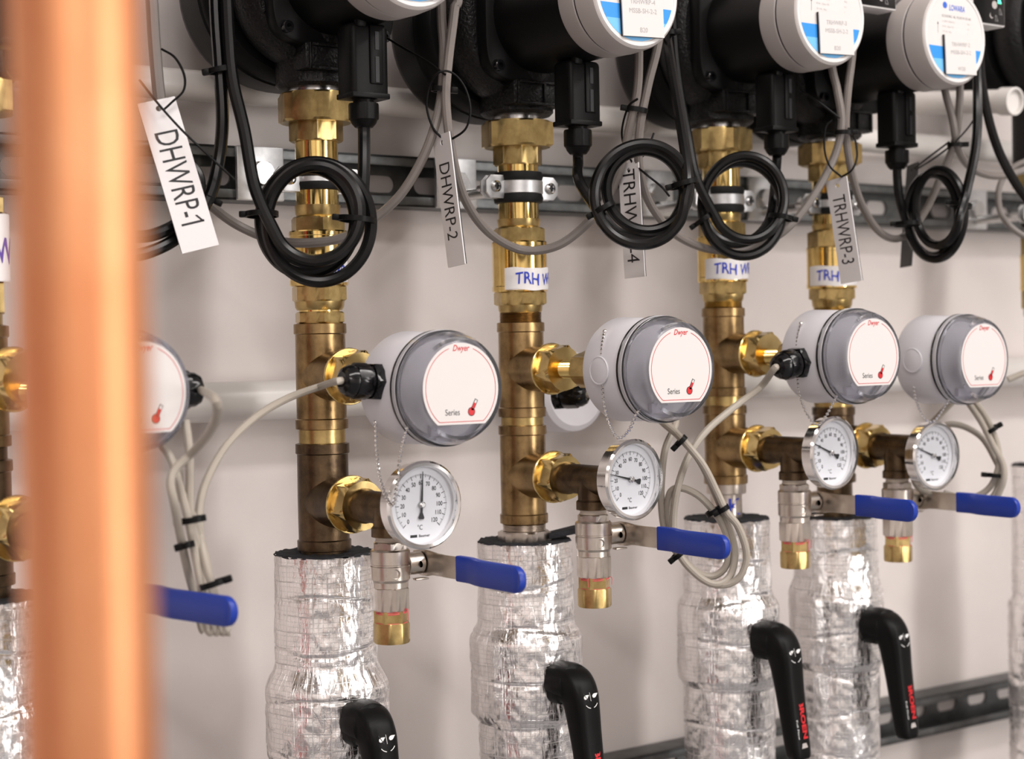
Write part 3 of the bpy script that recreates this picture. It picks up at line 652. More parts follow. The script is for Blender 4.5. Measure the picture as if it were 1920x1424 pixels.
# ------------------------------------------------------------------ drain valves with blue levers
def drain_valve(s, vx, ytop, label, az=0.0, Lh=0.0):
    bf0 = s.br[1][0]
    if az: off = 0.088
    else: off = s.off(vx, ytop + 60)
    zb = s.br[1][1]
    base = Fr((s.X, Y0, zb), bf0.x, (0, 0, 1), bf0.z)
    c = base.p(0, 0, off)
    zt = (atx(vx, ytop, s.X).z if not az else aty(vx, ytop, c.y).z)
    root = thing('drain_valve', (c.x, c.y, zt - .075), label, 'valve', 'drain valves with blue levers')
    tm = MB(); r = .0112
    tm.lathe(base, [(r * .9, .048), (r * 1.1, .0525), (r * 1.1, .058), (r, .060), (r, off + .017), (r * 1.06, off + .018), (r * 1.06, off + .024), (r * .8, off + .0245)], 32)
    dn = Fr(c, base.x, -base.z, (0, 0, 1)); dn = UPF((c.x, c.y, 0))
    tm.lathe(dn, [(r * .8, zt), (r * 1.12, zt + .0006), (r * 1.12, zt + .0065), (r, zt + .008), (r, zb)], 32)
    build('side_tee', tm, 'bronze_dark', root)
    build('hemp_seal', MB().lathe(dn, [(r * .8, zt - .0034), (r * .93, zt - .0026), (r * .86, zt - .0015), (r * .92, zt + .0002)], 24), 'hemp', root)
    b = MB()
    b.hexn(dn, .0108, zt - .0085, zt - .0032, .0006)
    b.lathe(dn, [(.0105, zt - .0300 - .004), (.0126, zt - .0295), (.0134, zt - .0285), (.0136, zt - .0195), (.0132, zt - .0190), (.0132, zt - .0182), (.0136, zt - .0178), (.0136, zt - .0092), (.0126, zt - .0080)], 40)
    b.cyl(dn, .0122, zt - .0345, zt - .0295, 36)
    bo = build('valve_body', b, 'nickel', root)
    build('body_hex', MB().hexn(dn, .0112, zt - .0500, zt - .0340, .0007, phase=.2), 'nickel', bo)
    em = MB(); ef = Fr((c.x, c.y, zt - .024), (math.cos(-.5), math.sin(-.5), 0), (0, 0, 1), (math.sin(-.5), -math.cos(-.5), 0))
    em.torus(ef.at(.0025, 0, .0131), .0031, .0004, 24, 5, h=0); em.text(Fr(ef.p(-.0035, 0, .0134), (0, 0, 1), -ef.x, ef.z), 'NB50', .0022, .0001, width=.008)
    build('cast_mark', em, 'nickel', bo)
    build('thread_piece', MB().hexn(dn, .0104, zt - .0585, zt - .0495, .0004, phase=.62), 'brass_dull', root)
    th = MB()
    for zz in (zt - .0503, zt - .0582):
        th.torus(UPF((c.x, c.y, zz)), .0109, .0005, 36, 6); th.torus(Fr((c.x, c.y, zz - .0006), (1, 0, .05), (0, 1, .04), (0, 0, 1)), .0108, .0005, 36, 6)
    rt = random.Random(int(vx))
    for q in range(2):
        a = rt.uniform(3.6, 6.0); p0 = Vector((c.x + .0108 * math.cos(a), c.y + .0108 * math.sin(a), zt - .050))
        th.tube([p0, p0 + V(.0022 * math.cos(a), .0022 * math.sin(a), rt.uniform(-.001, .002)), p0 + V(.002 * math.cos(a), .002 * math.sin(a), -.006)], .0003, 5, 4)
    build('red_seal', th, 'red_thread', root)
    cp = MB().hexn(dn, .0116, zt - .0720, zt - .0580, .0010, sides=8, per=6, phase=.15)
    build('cap_nut', cp, 'brass_dull', root)
    # lever: stem along +x, arm running out from the wall
    zs = zt - .0195; X = base.x; n = base.z
    build('stem', MB().cyl(Fr(Vector((c.x, c.y, zs)), n, (0, 0, -1), X), .0078, .012, .0245, 28).cyl(Fr(Vector((c.x, c.y, zs)), n, (0, 0, -1), X), .0045, .0245, .034, 20), 'nickel', root)
    build('stem_pin', MB().cyl(Fr(Vector((c.x, c.y, zs)) + X * .0195 + n * .0068, n, (0, 0, -1), n), .0022, 0, .0022, 12), 'chrome', root)
    def ribbon(path, hs, t):
        """path: (x along stem, out from wall, z); hs: half height"""
        rows = []
        for i, (a, bq, zz) in enumerate(path):
            p = Vector((c.x, c.y, zs)) + X * a + n * bq + V(0, 0, zz)
            q0 = path[max(i - 1, 0)]; q1 = path[min(i + 1, len(path) - 1)]
            tx, ty = q1[0] - q0[0], q1[1] - q0[1]; l = math.hypot(tx, ty) or 1
            nn = X * (ty / l) - n * (tx / l)
            h = hs[i]; ee = min(.0007, t * .3)
            prof = [(-h, -t + ee), (-h + ee, -t), (h - ee, -t), (h, -t + ee), (h, t - ee), (h - ee, t), (-h + ee, t), (-h, t - ee)]
            rows.append([p + nn * v + V(0, 0, u) for u, v in prof])
        return MB().rings(rows)
    lv = ribbon([(.0265, -.010, 0), (.0265, .000, 0), (.0265, .008, 0), (.0275, .012, 0), (.0262, .020, 0), (.0255, .030, 0), (.0255, .046, 0)], [.0075, .0092, .0088, .0080, .0076, .0076, .0076], .0011)
    lo = build('lever', lv, 'nickel', root)
    build('lever_stop', MB().box(Fr(Vector((c.x, c.y, zs)) + X * .022 + n * .004 + V(0, 0, -.0105), X, n, (0, 0, 1)), .011, .005, .0014, .0005), 'nickel', lo)
    build('lever_nut', MB().hexn(Fr(Vector((c.x, c.y, zs)), n, (0, 0, -1), X), .0062, .0280, .0330, .0006), 'nickel', lo)
    L = .118 + Lh
    pth = [(.0255, .045, 0), (.0255, .055, 0), (.0253, .060, 0), (.0240, .068, -.0004), (.0235, .076, -.0006), (.0235, L - .006, -.0008)]
    hs = [.0086] * 6
    for k in range(1, 7):
        a = math.pi / 2 * k / 6; pth.append((.0235, L - .006 + .0075 * math.sin(a), -.0008)); hs.append(.0086 - .0075 * (1 - math.cos(a)))
    gr = ribbon(pth, hs, .0025)
    build('blue_grip', gr, 'blue_grip', lo, smooth_ang=50)
    return root
drain_valve(S1, 732, 1008, 'nickel drain valve with blue lever under the thermometer reading sixty')
drain_valve(S2, 1113, 957, 'nickel drain valve with blue lever, lever crossing in front of the third foil sleeve')
drain_valve(S3, 1490, 901, 'nickel drain valve with blue lever, lever crossing the fourth foil sleeve', Lh=-.012)
drain_valve(S4, 1683, 898, 'nickel drain valve with blue lever, farthest right, against bare wall', Lh=-.010)
drain_valve(S0, 120, 1059, 'drain valve behind the copper pipe, only its blue lever end showing', az=1, Lh=.012)

# ------------------------------------------------------------------ black main valve levers
def main_lever(s, hy, label, off_hub=0.030, L=0.096, lean=0.06, side=0.0):
    zc = s.z(hy); n = Vector((side, -1, 0)).normalized(); X = Vector((0, 0, 1)).cross(n)
    fr = Fr((s.X, Y0, zc), X, (0, 0, 1), n)
    root = thing('valve_lever', fr.p(0, -L, .075), label, 'lever', 'black main valve levers')
    hub = MB().lathe(fr, [(.0150, .040), (.0155, .044), (.0158, .052), (.0150, .060), (.010, .064)], 36)
    build('hub', hub, 'black_plastic', root)
    # arm swept in the plane of the stem: out of the hub, over the shoulder and down
    path = [(.043, -.001), (.051, -.001), (.0585, -.0025), (.0640, -.0070), (.0668, -.0150), (.0692, -.034), (.0718, -.058), (.0755, -L + .006), (.0758, -L)]
    wd = [.0150, .0148, .0140, .0128, .0118, .0110, .0104, .0100, .0085]
    tk = [.0155, .0155, .0150, .0136, .0120, .0102, .0090, .0080, .0066]
    P = smooth([Vector((a, b, 0)) for a, b in path], 5); m = len(P) - 1; rows = []
    def itp(arr, i): f = i / m * (len(arr) - 1); k = min(int(f), len(arr) - 2); return arr[k] + (arr[k + 1] - arr[k]) * (f - k)
    fronts = []
    for i, p in enumerate(P):
        d = (P[min(i + 1, m)] - P[max(i - 1, 0)]).normalized(); nn = Vector((-d.y, d.x, 0))
        a, b = itp(wd, i), itp(tk, i); c_ = fr.p(0, 0, 0)
        row = []
        for j in range(20):
            t = 2 * math.pi * (j + .5) / 20; cu, su = math.cos(t), math.sin(t)
            u = a * math.copysign(abs(cu) ** .55, cu); v = b * math.copysign(abs(su) ** .55, su)
            q = p + nn * v
            row.append(fr.p(u + lean * (-q.y) * .6 * 0, q.y, q.x) + X * (lean * max(0, -q.y)))
        rows.append(row)
    ao = build('arm', MB().rings(rows), 'black_plastic', root, smooth_ang=50)
    # printed marks on the outer face
    def face(y):     # frame on the front surface at height y below hub
        best = min(range(len(P)), key=lambda i: abs(P[i].y + y)); p = P[best]
        d = (P[min(best + 1, m)] - P[max(best - 1, 0)]).normalized(); nn = Vector((-d.y, d.x, 0)); b = itp(tk, best)
        q = p + nn * b
        o = fr.p(0, q.y, q.x) + X * (lean * max(0, -q.y)); nw = (n * nn.x + V(0, 0, nn.y)).normalized(); up = (V(0, 0, -d.y) - n * d.x).normalized()
        up = (up - X * lean).normalized()
        return Fr(o, up.cross(nw), up, nw)
    e = .0004; wp = MB(); f1 = face(.0120)
    drop = [(0, .0036), (.0013, .0010), (.0015, -.0004), (.0010, -.0016), (0, -.0020), (-.0010, -.0016), (-.0015, -.0004), (-.0013, .0010)]
    def rot(pts, a, ox, oy): return [(ox + x * math.cos(a) - y * math.sin(a), oy + x * math.sin(a) + y * math.cos(a)) for x, y in pts]
    wp.flat(f1, rot(drop, -1.2, .0040, .0030), e); wp.flat(f1, rot(drop, -1.2, -.0042, .0030), e)
    wp.flat(f1, [(-.00014, -.0005), (.00014, -.0005), (.00014, .0060), (-.00014, .0060)], e)
    for sg in (-1, 1):
        pts = arcpts(.0068, math.radians(270 + sg * 14), math.radians(270 + sg * 56), 8); p2 = arcpts(.0063, math.radians(270 + sg * 14), math.radians(270 + sg * 56), 8)
        wp.add([f1.p(x, y + .0008, e) for x, y in pts] + [f1.p(x, y + .0008, e) for x, y in p2], [(i, i + 1, 10 + i, 9 + i) for i in range(8)])
    f3 = face(.072); wq = MB(); wq.text(Fr(f3.p(-.0052, 0, 0), -f3.y, f3.x, f3.z), 'Full Flow', .0017, e, width=.016, align=(.5, .5))
    build('white_print', wp, 'white_ink', ao, smooth_ang=0)['kind'] = 'stuff'; build('white_lettering', wq, 'white_ink', ao, smooth_ang=0)
    build('struck_line', MB().flat(f1, rot([(-.0003, -.0035), (.0003, -.0035), (.0003, .0035), (-.0003, .0035)], .5, -.0042, .003), e + .0001), 'black_ink', ao, smooth_ang=0)
    f2 = face(.062)
    rp = MB().text(Fr(f2.p(.0018, 0, 0), -f2.y, f2.x, f2.z), 'BROEN', .0052, e + .0001, width=.031, bold=.04)
    build('red_print', rp, 'red_print', ao, smooth_ang=0)
    f4 = face(L - .0085); build('lanyard_hole', MB().flat(f4, [(-.0035, -.002), (.0035, -.002), (.0022, .002), (-.0022, .002)], .0005), 'head_grey', ao, smooth_ang=0)
main_lever(S1, 1334, 'black valve lever on the first foil sleeve, cut off by the bottom edge')
main_lever(S2, 1262, 'black valve lever with red lettering on the second foil sleeve')
main_lever(S3, 1186, 'black valve lever with red lettering, between third and fourth foil sleeves')
main_lever(S4, 1160, 'black valve lever with red lettering on the fourth sleeve, against the wall')

# ------------------------------------------------------------------ circulator pumps
def pump(s, zc, off, label, badge, pxo, panel=None, ra=.078):
    n = V(0, -1, 0); fr = Fr((s.X, Y0, zc), (1, 0, 0), (0, 0, 1), n)
    root = thing('circulator_pump', (s.X, Y0, zc - .085), label, 'pump', 'black circulator pumps')
    def superell(a, b, e, k=64): return [(a * math.copysign(abs(math.cos(2 * math.pi * i / k)) ** e, math.cos(2 * math.pi * i / k)), b * math.copysign(abs(math.sin(2 * math.pi * i / k)) ** e, math.sin(2 * math.pi * i / k))) for i in range(k)]
    sh = MB(); rows = []
    for sc, h in ((.90, -.066), (.97, -.062), (1.0, -.055), (1.0, -.030), (.985, -.029), (.985, -.024), (.93, -.016), (.90, -.014)):
        rows.append([fr.p(x * sc, y * sc, h) for x, y in superell(ra, .072, .92)])
    build('rear_shell', sh.rings(rows), 'black_plastic', root, smooth_ang=40)
    vo = MB(); rows = []
    for sc, h in ((.86, -.020), (.94, -.016), (.99, -.006), (1.0, .004), (.97, .012), (.88, .018)):
        rows.append([fr.p(x * sc, y * sc, h) for x, y in superell(min(.064, ra - .004), .064, .9)])
    vo.rings(rows)
    vo.lathe(UPF((s.X, Y0, zc)), [(.026, s.top - zc - .0004), (.0285, s.top - zc + .002), (.0285, -.058), (.030, -.050), (.034, -.035)], 40)
    vo.lathe(UPF((s.X, Y0, zc)), [(.034, .035), (.030, .050), (.0285, .060), (.0285, .069), (.026, .071)], 40)
    vo.box(Fr((s.X, Y0 - .017, zc - .0565), (1, 0, 0), (0, 1, 0), (0, 0, 1)), .050, .026, .021, .003)
    cas = build('casing', vo, 'cast_iron', root, smooth_ang=40)
    rc = MB()
    bx = Fr((s.X, Y0 - .030, zc - .0575), (1, 0, 0), (0, 0, 1), n)
    for dx, dy, sx, sy in ((0, .0082, .044, .0022), (0, -.0082, .044, .0022), (-.021, 0, .0022, .0186), (.021, 0, .0022, .0186), (.004, 0, .0022, .0160)): rc.box(bx.at(dx, dy, .0006), sx, sy, .0026, .0006)
    build('boss_rim', rc, 'cast_iron', cas)
    fl = MB()
    fl.prism(fr, superell(.050, .050, .42), .016, .030, .0025)
    build('motor_flange', fl, 'black_plastic', root, smooth_ang=40)
    mo = build('motor', MB().lathe(fr, [(.043, .029), (.042, .034), (.040, off - .045), (.0405, off - .036)], 56), 'black_plastic', root)
    for a in (45, 135, 225, 315):
        c, q = math.cos(math.radians(a)), math.sin(math.radians(a))
        build('socket_screw', MB().lathe(fr.at(.057 * c * .98, .057 * q * .98, 0), [(.0042, .028), (.0042, .0335), (.0036, .034), (.0020, .034), (.0020, .031)], 18), 'black_gloss', root)
    R = .0415
    hd = MB().lathe(fr, [(R - .006, off - .040), (R - .001, off - .039), (R, off - .036), (R + .0002, off - .0215), (R - .0010, off - .0205), (R - .0010, off - .0195), (R + .0004, off - .0185), (R - .0004, off - .004), (R - .0014, off - .0008), (R - .0026, off)], 80)
    ho = build('control_head', hd, 'head_grey', root)
    build('head_seam', MB().ringsolid(fr, R - .0004, R - .003, off - .0208, off - .0190, 80, .0002), 'black_ink', ho)
    build('head_rim', MB().lathe(fr, [(R - .0026, off - .0002), (R - .0034, off + .0009), (.0360, off + .0009), (.0352, off + .0002), (.001, off + .0002)], 80), 'face_white', ho)
    e = off + .00030; rd = .0348
    fo = build('face_label', MB().flat(fr, arcpts(rd, 0, 2 * math.pi, 80)[:-1], e), 'label_white', ho, smooth_ang=0)
    def seg(y0, y1, ee):
        k = 14; Lp = [(-math.sqrt(rd * rd - y * y) * .995, y) for y in [y0 + (y1 - y0) * i / k for i in range(k + 1)]]; Rp = [(-x, y) for x, y in Lp[::-1]]
        return MB().flat(fr, Lp + Rp, ee)
    build('blue_band', seg(-.0200, -.0095, e + .0001), 'blue_print', fo, smooth_ang=0)
    build('pale_band', seg(-.0345, -.0200, e + .0001), 'blue_pale', fo, smooth_ang=0)
    pr = MB().text(fr.at(.003, .0235, 0), 'LOWARA', .0050, e + .0001, width=.0200, shear=.1, bold=.02); pr.flat(fr, [(-.0125 + x, .0250 + y) for x, y in arcpts(.0028, 0, 2 * math.pi, 20)[:-1]], e + .0001)
    build('logo_print', pr, 'logo_blue', fo, smooth_ang=0)
    sp = MB()
    sp.text(fr.at(.002, .0160, 0), 'ECOCIRC XL PLUS N 25-60', .0020, e + .0001, width=.037)
    sp.flat(fr, [(-.0220, .0010), (-.0216, .0010), (-.0216, .0085), (-.0220, .0085)], e + .0001); sp.flat(fr, [(-.0228, .0085), (-.0208, .0085), (-.0218, .0110)], e + .0001)
    build('dark_print', sp, 'grey_ink_dark', fo, smooth_ang=0)
    gp = MB()
    for k, t in enumerate(('1~230 V 50/60 Hz', 'IP 44   Class 155', 'TF 110   Max')):
        gp.text(fr.at(-.016, .0115 - .0042 * k, 0), t, .0015, e + .0001, align=(0, .5)); gp.text(fr.at(.016, .0115 - .0042 * k, 0), ('Min', '0.1', '1')[k], .0015, e + .0001, align=(0, .5))
    build('fine_print', gp, 'grey_ink', fo, smooth_ang=0)
    tl = math.radians(2.5)
    bf = Fr(fr.p(.0035, -.0155, off + .0012), (math.cos(tl), 0, math.sin(tl)), (-math.sin(tl), 0, math.cos(tl)), n)
    bo = build('badge', MB().box(bf.at(0, 0, .0018), .0385, .0325, .0010), 'label_white', root, smooth_ang=0)
    build('badge_edge', MB().box(bf.at(0, 0, .0004), .0386, .0326, .0018), 'black_ink', bo, smooth_ang=0)
    bt = MB()
    for t, yy, hh in badge: bt.text(bf.at(0, yy, 0), t, hh, .00245)
    if badge: build('badge_print', bt, 'grey_ink', bo, smooth_ang=0)
    # plug with cable gland below the motor
    px0, y0, y1, y2 = pxo
    po = s.off(px0, (y0 + y1) / 2); pz1 = atx(px0, y0, s.X).z; pz0 = atx(px0, y1, s.X).z; pg = atx(px0, y2, s.X).z
    pf = Fr((s.X, Y0 - po, (pz0 + pz1) / 2), (1, 0, 0), (0, 1, 0), (0, 0, 1)); h = pz1 - pz0
    pl = MB().box(pf, .0300, .0215, h, .004, 3); plo = build('plug', pl, 'black_plastic', root, smooth_ang=40)
    pd = MB()
    pd.box(Fr(pf.o + V(.004, -.0107, .004), (1, 0, 0), (0, 1, 0), (0, 0, 1)), .0105, .003, h * .78, .001)
    pd.box(Fr(pf.o + V(0, 0, -h * .46), (1, 0, 0), (0, 1, 0), (0, 0, 1)), .0304, .0222, .004, .001)
    pd.box(Fr(pf.o + V(-.0075, -.0095, h * .5 + .003), (1, 0, 0), (0, 1, 0), (0, 0, 1)), .008, .006, .014, .002)
    build('plug_clip', pd, 'black_plastic', plo)
    build('clip_slot', MB().box(Fr(pf.o + V(.004, -.0122, h * .26), (1, 0, 0), (0, 1, 0), (0, 0, 1)), .003, .0009, h * .24).box(Fr(pf.o + V(.004, -.0122, -h * .12), (1, 0, 0), (0, 1, 0), (0, 0, 1)), .003, .0009, h * .34), 'black_ink', plo, smooth_ang=0)
    gf = Fr((s.X, Y0 - po, pz0), (1, 0, 0), (0, -1, 0), (0, 0, -1)); gh = pz0 - pg
    gm = MB().cyl(gf, .0072, -.001, .003, 24)
    gm.hexn(gf, .0100, .0025, gh * .72, .0012, sides=10, per=4); gm.lathe(gf, [(.0098, gh * .70), (.0085, gh * .86), (.0062, gh)], 24)
    build('plug_gland', gm, 'black_plastic', plo)
    s.plug = V(s.X, Y0 - po, pg)
    if panel:
        c = aty(panel[0], panel[1], Y0 - off + .004) - Vector((s.X, Y0, zc))
        xr, yb = c.x, c.z; xl = .028; yt = yb + .052
        pbx = Fr(fr.p((xl + xr) / 2, (yb + yt) / 2, off - .014), fr.x, fr.y, n)
        bo2 = build('control_panel', MB().box(pbx, xr - xl, yt - yb, .020, .0015), 'face_white', root)
        scf = pbx.at(0, 0, .0101); W, H = xr - xl - .003, yt - yb - .003
        build('panel_screen', MB().box(scf, W, H, .0006, .0002), 'black_gloss', bo2)
        ic = MB(); q = .0005
        ic.flat(scf, [(x + W / 2 - .0135, y - H / 2 + .0165) for x, y in arcpts(.0034, 0, 2 * math.pi, 24)[:-1]], q)
        mo_ = [(x, y) for x, y in arcpts(.0026, math.radians(120), math.radians(330), 12)] + [(x + .0009, y + .0008) for x, y in arcpts(.0026, math.radians(310), math.radians(140), 12)]
        ic.flat(scf, [(x + W / 2 - .0175, y - H / 2 + .0072) for x, y in mo_], q)
        build('panel_button', ic, 'head_grey', bo2, smooth_ang=0)
        ol = MB()
        for ox, oy in ((W / 2 - .0125, -H / 2 + .0030), (W / 2 - .0070, -H / 2 + .0090)):
            tri = [(0, .0048), (.0016, .0040), (.0034, 0), (0, 0)]
            for i in range(4):
                a, b = Vector(tri[i]), Vector(tri[(i + 1) % 4]); d = (b - a).normalized(); pn = Vector((-d.y, d.x)) * .00014
                ol.flat(scf, [(ox + v.x, oy + v.y) for v in (a + pn, b + pn, b - pn, a - pn)], q)
        build('panel_icons', ol, 'grey_ink', bo2, smooth_ang=0)
        gx, gy = W / 2 - .0088, -H / 2 + .0182
        build('lit_icon', MB().flat(scf, [(gx, gy + .0056), (gx + .0022, gy + .005), (gx + .0046, gy), (gx, gy)], q), 'green_light', bo2, smooth_ang=0)
    return root
def bd(t, z): return ((t, .0085, .0034), ('MSSB-SH-2-2', .0020, .0034), (z, -.0115, .0034))
pump(S1, 1.6120, .130, 'black circulator pump above the first riser, only its underside in view', (), (680, 46, 188, 240))
pump(S2, 1.6000, .144, 'black circulator pump with badge TRHWRP-4 above the second riser', bd('TRHWRP-4', 'B20'), (1082, 116, 238, 290))
pump(S3, 1.6085, .128, 'black circulator pump with badge TRHWRP-3 above the third riser', bd('TRHWRP-3', 'B20'), (1455, 138, 248, 292), (1681, 21), ra=.0665)
pump(S4, 1.6010, .142, 'black circulator pump with badge TRHWRP-2 and green lit panel icon', bd('TRHWRP-2', 'W20'), (1681, 172, 277, 318), (1885, 52), ra=.0665)
pump(S5, 1.6550, .142, 'black circulator pump cut off by the right edge of the picture', (), (2060, 130, 230, 270))
pump(S0, 1.6100, .122, 'black circulator pump at the top left, behind the copper pipe', (), (40, -40, 90, 150))

# ------------------------------------------------------------------ cables
def cable(name, pts, r, m, label, group, sub=7, n=10):
    pts = list(pts)
    for end in (0, -1):                      # cables that leave the picture at the top run on to the ceiling
        e = pts[end]
        if e.z > 1.605 and (e - CAM).dot(CF) > 1.0 and (712 - FPX * (e - CAM).dot(CU) / (e - CAM).dot(CF)) < -10:
            up = [Vector((e.x, e.y, e.z + .25)), Vector((e.x, e.y, 2.2)), Vector((e.x, e.y, 2.698))]
            pts = up[::-1] + pts if end == 0 else pts + up
    o = build(name, MB().tube(pts, r, n, sub), m); return tag(o, label, 'cable', group)
def D(*p): return [atd(x, y, d) for x, y, d in p]
def loops(cx, cy, rx, ry, a0, turns, d0, d1, rin=0.86, tilt=0.0, steps=14, wob=7, seed=1):
    """coil of cable hanging in front of the riser; a0 degrees (image sense), turns signed"""
    out = []; N = int(abs(turns) * steps); rn = random.Random(seed)
    ph = [rn.uniform(0, 6.28) for _ in range(3)]
    for i in range(N + 1):
        t = i / N; a = math.radians(a0) + 2 * math.pi * turns * t
        lane = abs(turns) * t
        f = 1 - (1 - rin) * (0.5 - 0.5 * math.cos(lane * 2.4 + ph[0]))
        ox = wob * math.sin(lane * 1.7 + ph[1]); oy = wob * 1.3 * math.cos(lane * 2.1 + ph[2])
        x = cx + ox + rx * f * math.cos(a); y = cy + oy + ry * f * math.sin(a)
        out.append(atd(x, y, d0 + (d1 - d0) * t + tilt * math.cos(a)))
    return out
BK = 'black pump power cables'; GK = 'grey control cables'; BG = 'beige sensor cables'
def gl_pt(s, k=0): return s.plug + V(0, 0, .004 - k)
cable('power_cable', [gl_pt(S1), gl_pt(S1, .012)] + D((682, 330, 1.188)) + loops(588, 410, 104, 116, -20, 3.5, 1.183, 1.150, .76, seed=3)[1:] + D((478, 352, 1.150), (458, 245, 1.15), (436, 150, 1.15), (428, 60, 1.15), (424, -40, 1.15), (424, -160, 1.15)), .0043, 'black_cable', 'thick black cable coiled in front of the first riser', BK)
cable('power_cable', [gl_pt(S2), gl_pt(S2, .010)] + D((1088, 345, 1.272)) + loops(1204, 362, 90, 92, 165, -2.45, 1.262, 1.236, .80, seed=8)[1:] + D((1290, 330, 1.240), (1276, 230, 1.265), (1256, 110, 1.305), (1248, 40, 1.325), (1244, -120, 1.335)), .0040, 'black_cable', 'thick black cable coiled between second and third risers', BK)
cable('power_cable', [gl_pt(S3), gl_pt(S3, .008)] + loops(1392, 381, 80, 92, -25, 2.5, 1.405, 1.38, .80, seed=12)[1:] + D((1304, 330, 1.378), (1288, 250, 1.375), (1272, 160, 1.375), (1262, 60, 1.375), (1258, -120, 1.375)), .0040, 'black_cable', 'thick black cable coiled in front of the third riser', BK)
cable('power_cable', [gl_pt(S4), gl_pt(S4, .012)] + D((1688, 380, 1.50)) + loops(1753, 400, 52, 84, 170, -2.45, 1.495, 1.475, .82, tilt=-.02, seed=5)[1:] + D((1812, 360, 1.46), (1830, 270, 1.455), (1833, 180, 1.46), (1830, 80, 1.48), (1828, -60, 1.48)), .0040, 'black_cable', 'thick black cable coiled right of the fourth riser', BK)
cable('power_cable', D((404, -160, 1.155), (404, 0, 1.155), (412, 130, 1.155), (417, 225, 1.155), (410, 300, 1.155), (392, 370, 1.15), (350, 430, 1.14), (300, 465, 1.13), (240, 478, 1.12), (190, 440, 1.12), (175, 380, 1.12), (195, 320, 1.12), (250, 285, 1.125), (320, 290, 1.135), (365, 320, 1.14), (372, 360, 1.14), (345, 410, 1.135), (290, 440, 1.125), (235, 445, 1.12)), .0043, 'black_cable', 'black cable dropping beside the first pump and looping behind the DHWRP-1 tag', BK)
cable('power_cable', D((1836, -60, 1.50), (1836, 60, 1.50), (1840, 150, 1.50), (1858, 240, 1.50), (1885, 310, 1.50), (1930, 380, 1.50), (1990, 440, 1.50)), .0040, 'black_cable', 'black cable hanging free at the right edge of the picture', BK)
g = .0033
cable('control_cable', D((826, -80, 1.20), (828, 30, 1.20), (832, 100, 1.20), (826, 190, 1.20), (800, 280, 1.20), (755, 360, 1.205), (700, 412, 1.21), (650, 443, 1.205), (590, 455, 1.203), (520, 452, 1.203), (450, 425, 1.20), (395, 385, 1.18), (370, 350, 1.17)), g, 'grey_cable', 'grey cable sagging from the second pump across the first riser', GK)
cable('control_cable', D((860, -80, 1.195), (852, 20, 1.195), (841, 110, 1.195), (836, 190, 1.195), (848, 290, 1.20), (870, 370, 1.22), (910, 430, 1.25), (960, 463, 1.28), (1005, 470, 1.285), (1055, 456, 1.285), (1105, 415, 1.29), (1140, 370, 1.31), (1165, 310, 1.30), (1180, 240, 1.29), (1195, 170, 1.285), (1198, 90, 1.285), (1196, -60, 1.29)), g, 'grey_cable', 'grey cable sagging across the front of the second riser', GK)
cable('control_cable', D((1248, -60, 1.30), (1236, 70, 1.295), (1215, 160, 1.29), (1200, 240, 1.29), (1198, 310, 1.30), (1215, 375, 1.33), (1255, 430, 1.36), (1300, 458, 1.39), (1350, 470, 1.415), (1420, 462, 1.42), (1480, 425, 1.42), (1530, 360, 1.42), (1566, 290, 1.42), (1578, 230, 1.415), (1570, 170, 1.41), (1558, 110, 1.41), (1550, -40, 1.41)), g, 'grey_cable', 'grey cable sagging across the third riser behind black coils', GK)
cable('control_cable', D((1604, -40, 1.425), (1599, 90, 1.42), (1590, 170, 1.415), (1586, 240, 1.42), (1594, 310, 1.43), (1612, 375, 1.45), (1640, 425, 1.48), (1670, 447, 1.50), (1700, 440, 1.52), (1735, 395, 1.52), (1765, 330, 1.51), (1790, 265, 1.50), (1798, 210, 1.49), (1800, 150, 1.49), (1800, 60, 1.5)), g, 'grey_cable', 'grey cable sagging right of the fourth riser behind the black coil', GK)
cable('control_cable', D((1760, 60, 1.50), (1770, 160, 1.49), (1786, 225, 1.49), (1795, 275, 1.50), (1815, 310, 1.52), (1850, 328, 1.54), (1890, 328, 1.56), (1935, 312, 1.57), (1990, 280, 1.58)), g, 'grey_cable', 'grey cable curving off the right edge of the picture', GK)
cable('control_cable', D((1990, 285, 1.62), (1930, 300, 1.62), (1895, 318, 1.62), (1874, 350, 1.62), (1875, 395, 1.62), (1895, 425, 1.62), (1930, 448, 1.62), (1990, 470, 1.62)), .0028, 'grey_cable', 'thin grey cable bowing in front of the rail end at far right', GK)
cable('control_cable', D((282, -100, 1.16), (286, 20, 1.16), (292, 110, 1.16), (300, 190, 1.16), (318, 300, 1.165), (350, 350, 1.17), (395, 386, 1.18)), .0042, 'grey_cable', 'grey cable hanging straight down behind the top of the DHWRP-1 tag', GK)
b_ = .0028
def beige(pts, label, r=b_): return cable('sensor_cable', pts, r, 'beige_cable', label, BG)
beige([S0.gl] + D((402, 748, 0.92), (407, 778, 0.93), (392, 812, 0.96), (360, 850, 0.995), (330, 878, 0.990), (320, 905, 0.985), (327, 945, 0.985), (337, 1000, 1.000), (352, 1070, 1.015), (368, 1130, 1.025), (378, 1176, 1.025), (384, 1185, 1.025)), 'beige cable looping from the gland beside the copper pipe', .0025)
beige([S1.gl, S1.gl + V(-.006, 0, -.0006)] + D((600, 725, 1.165), (540, 747, 1.13), (480, 782, 1.09), (425, 835, 1.06), (390, 895, 1.04), (375, 945, 1.025), (374, 990, 1.015), (384, 1050, 1.005), (404, 1120, 1.003), (424, 1180, 1.003), (430, 1186, 1.003)), 'beige cable arching left from the nearest transmitter', .0025)
